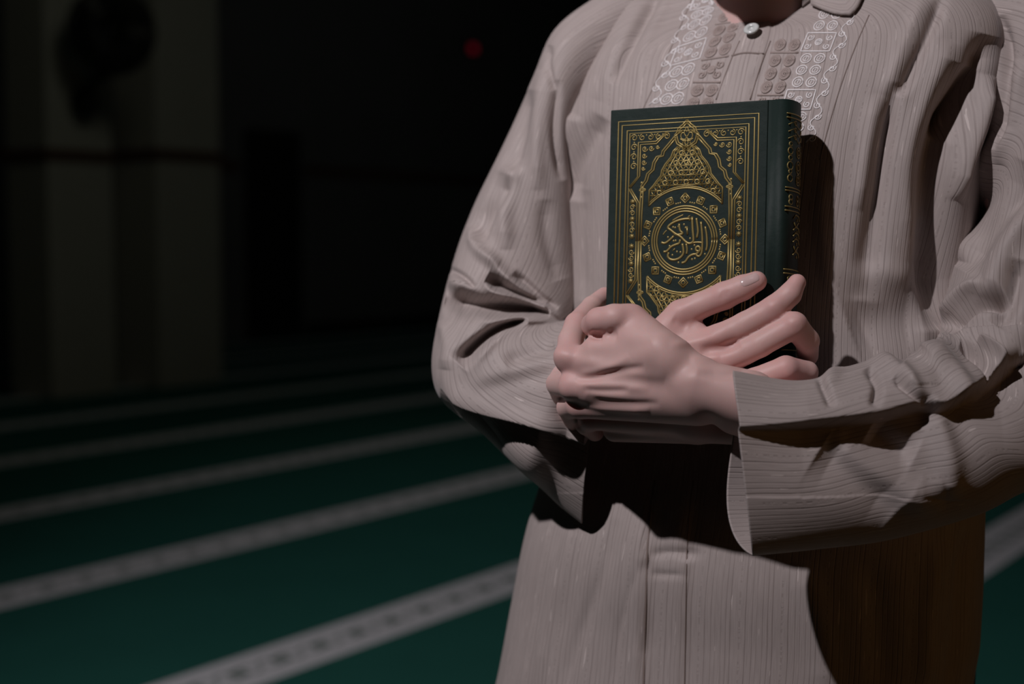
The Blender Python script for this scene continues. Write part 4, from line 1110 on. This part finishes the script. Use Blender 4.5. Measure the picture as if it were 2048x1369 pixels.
def tonal_band(f, L, Wd):
    parts = []; s = 4; seq = ['d', 'l', 'd', 'd', 'd', 'l', 'x', 'l', 'd', 'd']
    for it in seq:
        if s > L: break
        if it == 'd': parts += [('disc', s + 11, Wd * .28, 9.5), ('disc', s + 11, Wd * .74, 9.5)]; s += 23
        elif it == 'l': parts.append(('line', s + 2, 3, Wd - 6)); s += 6
        else: parts += [('scroll', s + 10, Wd * .25, 7), ('scroll', s + 10, Wd * .75, -7), ('scroll', s + 28, Wd * .25, 7), ('scroll', s + 28, Wd * .75, -7), ('disc', s + 19, Wd * .5, 6)]; s += 40
    motif_band(TT, f, L, Wd, parts, .0010, .0001)
# photo lines: left white band, left tonal band, right tonal band, right white band
def emb(mat, label, fn, *args):
    global TS, TT
    TS = TT = Thread(); fn(*args); TS.mb.obj('embroidery', mat, shirt)['label'] = label
emb(M_thread, 'silvery embroidered scrolls and rings left of the placket', white_band, band([(1376, -20), (1352, 60), (1318, 140), (1288, 225)], [(1440, -20), (1428, 30), (1398, 120), (1360, 225)]), 250, 62, -1, False)
emb(M_tonal, 'raised beige embroidery left of the placket', tonal_band, band([(1438, 20), (1412, 90), (1388, 150), (1362, 225)], [(1495, 20), (1474, 70), (1450, 150), (1425, 225)]), 205, 56)
emb(M_tonal, 'raised beige embroidery right of the placket', tonal_band, band([(1548, 74), (1530, 130), (1512, 190), (1500, 225)], [(1610, 74), (1592, 130), (1570, 190), (1556, 225)]), 155, 60)
emb(M_thread, 'silvery embroidered scrolls and rings right of the placket', white_band, band([(1640, 10), (1608, 80), (1582, 150), (1560, 225), (1545, 290)], [(1722, 10), (1700, 80), (1672, 150), (1650, 225), (1632, 290)]), 290, 84, 1, False)
emb(M_thread, 'silvery embroidered vine along the left seam', white_band, band([(1376, -20), (1352, 60), (1318, 140), (1288, 225)], [(1440, -20), (1428, 30), (1398, 120), (1360, 225)]), 250, 62, -1, True)
emb(M_thread, 'silvery embroidered vine along the right seam', white_band, band([(1640, 10), (1608, 80), (1582, 150), (1560, 225), (1545, 290)], [(1722, 10), (1700, 80), (1672, 150), (1650, 225), (1632, 290)]), 290, 84, 1, True)
# seams either side of the embroidered front
sm_ = Thread()
for L_ in ([(1395, -30), (1362, 50), (1322, 140), (1283, 225)], [(1738, 30), (1712, 90), (1682, 170), (1655, 260), (1640, 320)]):
    sm_.line(L_, .0007, -.0002, smooth=True)
for L_ in ([(1479, 82), (1460, 125), (1432, 200)], [(1541, 82), (1522, 130), (1500, 200)]): sm_.line(L_, .0007, -.0001, smooth=True)
sm_.line([(1463, 112), (1490, 106), (1528, 108)], .0009, 0, smooth=True)
for sg_ in (-1, 1):  # dark lines drawn in place of shade along the lower placket edges
    sm_.line([(float(centre_line(y_)) + sg_ * float(np.interp(y_, [60, 190, 1000, 1369], [33, 34, 39, 41])), y_) for y_ in range(960, 1420, 20)], .0012 if sg_ < 0 else .0007, -.0001)
M_seam_shade = plain('seam_shade_thread', (0.24, 0.185, 0.165), 0.7, noise=0.1, scale=200)  # dark tone for the seams and the drawn placket shade
sm_.mb.obj('seam', M_seam_shade, shirt)
# button
bp_, bn_ = on_shirt(1505, 70, .0)
bn_ = bn_ / np.linalg.norm(bn_); a_ = np.cross(bn_, [0, 0, 1.0]); a_ /= np.linalg.norm(a_); b_ = np.cross(bn_, a_)
bn_ = bn_ * .8 + nb * .5; bn_ /= np.linalg.norm(bn_)
prof = [(0.0001, .0012), (.0021, .0012), (.0024, .0019), (.0030, .0027), (.0050, .0030), (.0064, .0026), (.0069, .0016), (.0066, .0006), (.0001, .0002)]
mbn = MB(); vs = []; ns = 28
bc_ = bp_ + bn_ * .002 + np.array([0, 0, .0035])
for r_, z_ in prof:
    vs += [bc_ + (a_ * math.cos(2*PI*k/ns) + b_ * math.sin(2*PI*k/ns)) * r_ + bn_ * z_ for k in range(ns)]
mbn.add(vs, [(i*ns+k, i*ns+(k+1)%ns, (i+1)*ns+(k+1)%ns, (i+1)*ns+k) for i in range(len(prof)-1) for k in range(ns)])
mbn.obj('button', M_button, shirt)['label'] = 'pearly round button'
# collar: soft turned-down leaves round the neck opening
def collar_leaf(side):
    vs = []; nu_, nv_ = 60, 14
    ring = tv.reshape(tnv, tnu, 3)[-2]; rl = ring
    ctr_ = rl.mean(0)
    # angle from the front, going round towards the back on this side
    for i in range(nu_):
        t = i / (nu_ - 1); st_ = .42 if side > 0 else 1.3; a = PI / 2 - side * (st_ + (PI - st_) * t)
        j = (a % (2 * PI)) / (2 * PI) * tnu; j0 = int(j) % tnu; p = rl[j0] * (1 - j % 1) + rl[(j0 + 1) % tnu] * (j % 1)
        out = p - ctr_; out[2] = 0; out /= np.linalg.norm(out) + 1e-9
        width = .030 + .016 * math.exp(-((t - .08) / .07)**2)
        width *= min(1, .25 + t * 9)
        top = p + np.array([0, 0, .016]) + out * .001
        for k in range(nv_):
            q = k / (nv_ - 1)
            if q < .35: s_ = q / .35; pt = p + (top - p) * s_
            else:
                s_ = (q - .35) / .65; pt = top + out * (.008 * math.sin(min(1, s_ * 3) * PI / 2) + width * .80 * s_) + np.array([0, 0, -.004 * s_ - width * .62 * s_**1.1 + .004 * math.sin(s_ * PI)])
            if q > .45:
                nn_ = ST.find_nearest(Vector(pt))
                if nn_[0] is not None:
                    nr_ = Vector(nn_[1]); nr_ = nr_ if nr_.dot(Vector(out)) > 0 or nr_.z > 0 else -nr_
                    g_ = Vector(nn_[0]) + nr_ * .0045; w_ = min(1, (q - .45) / .3); pt = np.array(pt) * (1 - w_) + np.array(g_) * w_
            vs.append(pt)
    fs = [(i*nv_+k, i*nv_+k+1, (i+1)*nv_+k+1, (i+1)*nv_+k) for i in range(nu_-1) for k in range(nv_-1)]
    uv = [((k / nv_) * .06, i / nu_ * .25) for i in range(nu_) for k in range(nv_)]
    o = mesh_obj('collar', vs, fs, M_cloth, shirt, uv=uv); m_ = o.modifiers.new('thick', 'SOLIDIFY'); m_.thickness = .0016
collar_leaf(1); collar_leaf(-1)
# how far the book stays clear of the shirt
_ins = [(BU @ (p - BC), BV @ (p - BC), BN @ (p - BC)) for p in tv[::7]]
_a = np.array(_ins); _m = (abs(_a[:, 0]) < BW2 + .01) & (abs(_a[:, 1]) < BH2)
print('CLEAR', _a[_m][:, 2].max(), 'back at', -BT)
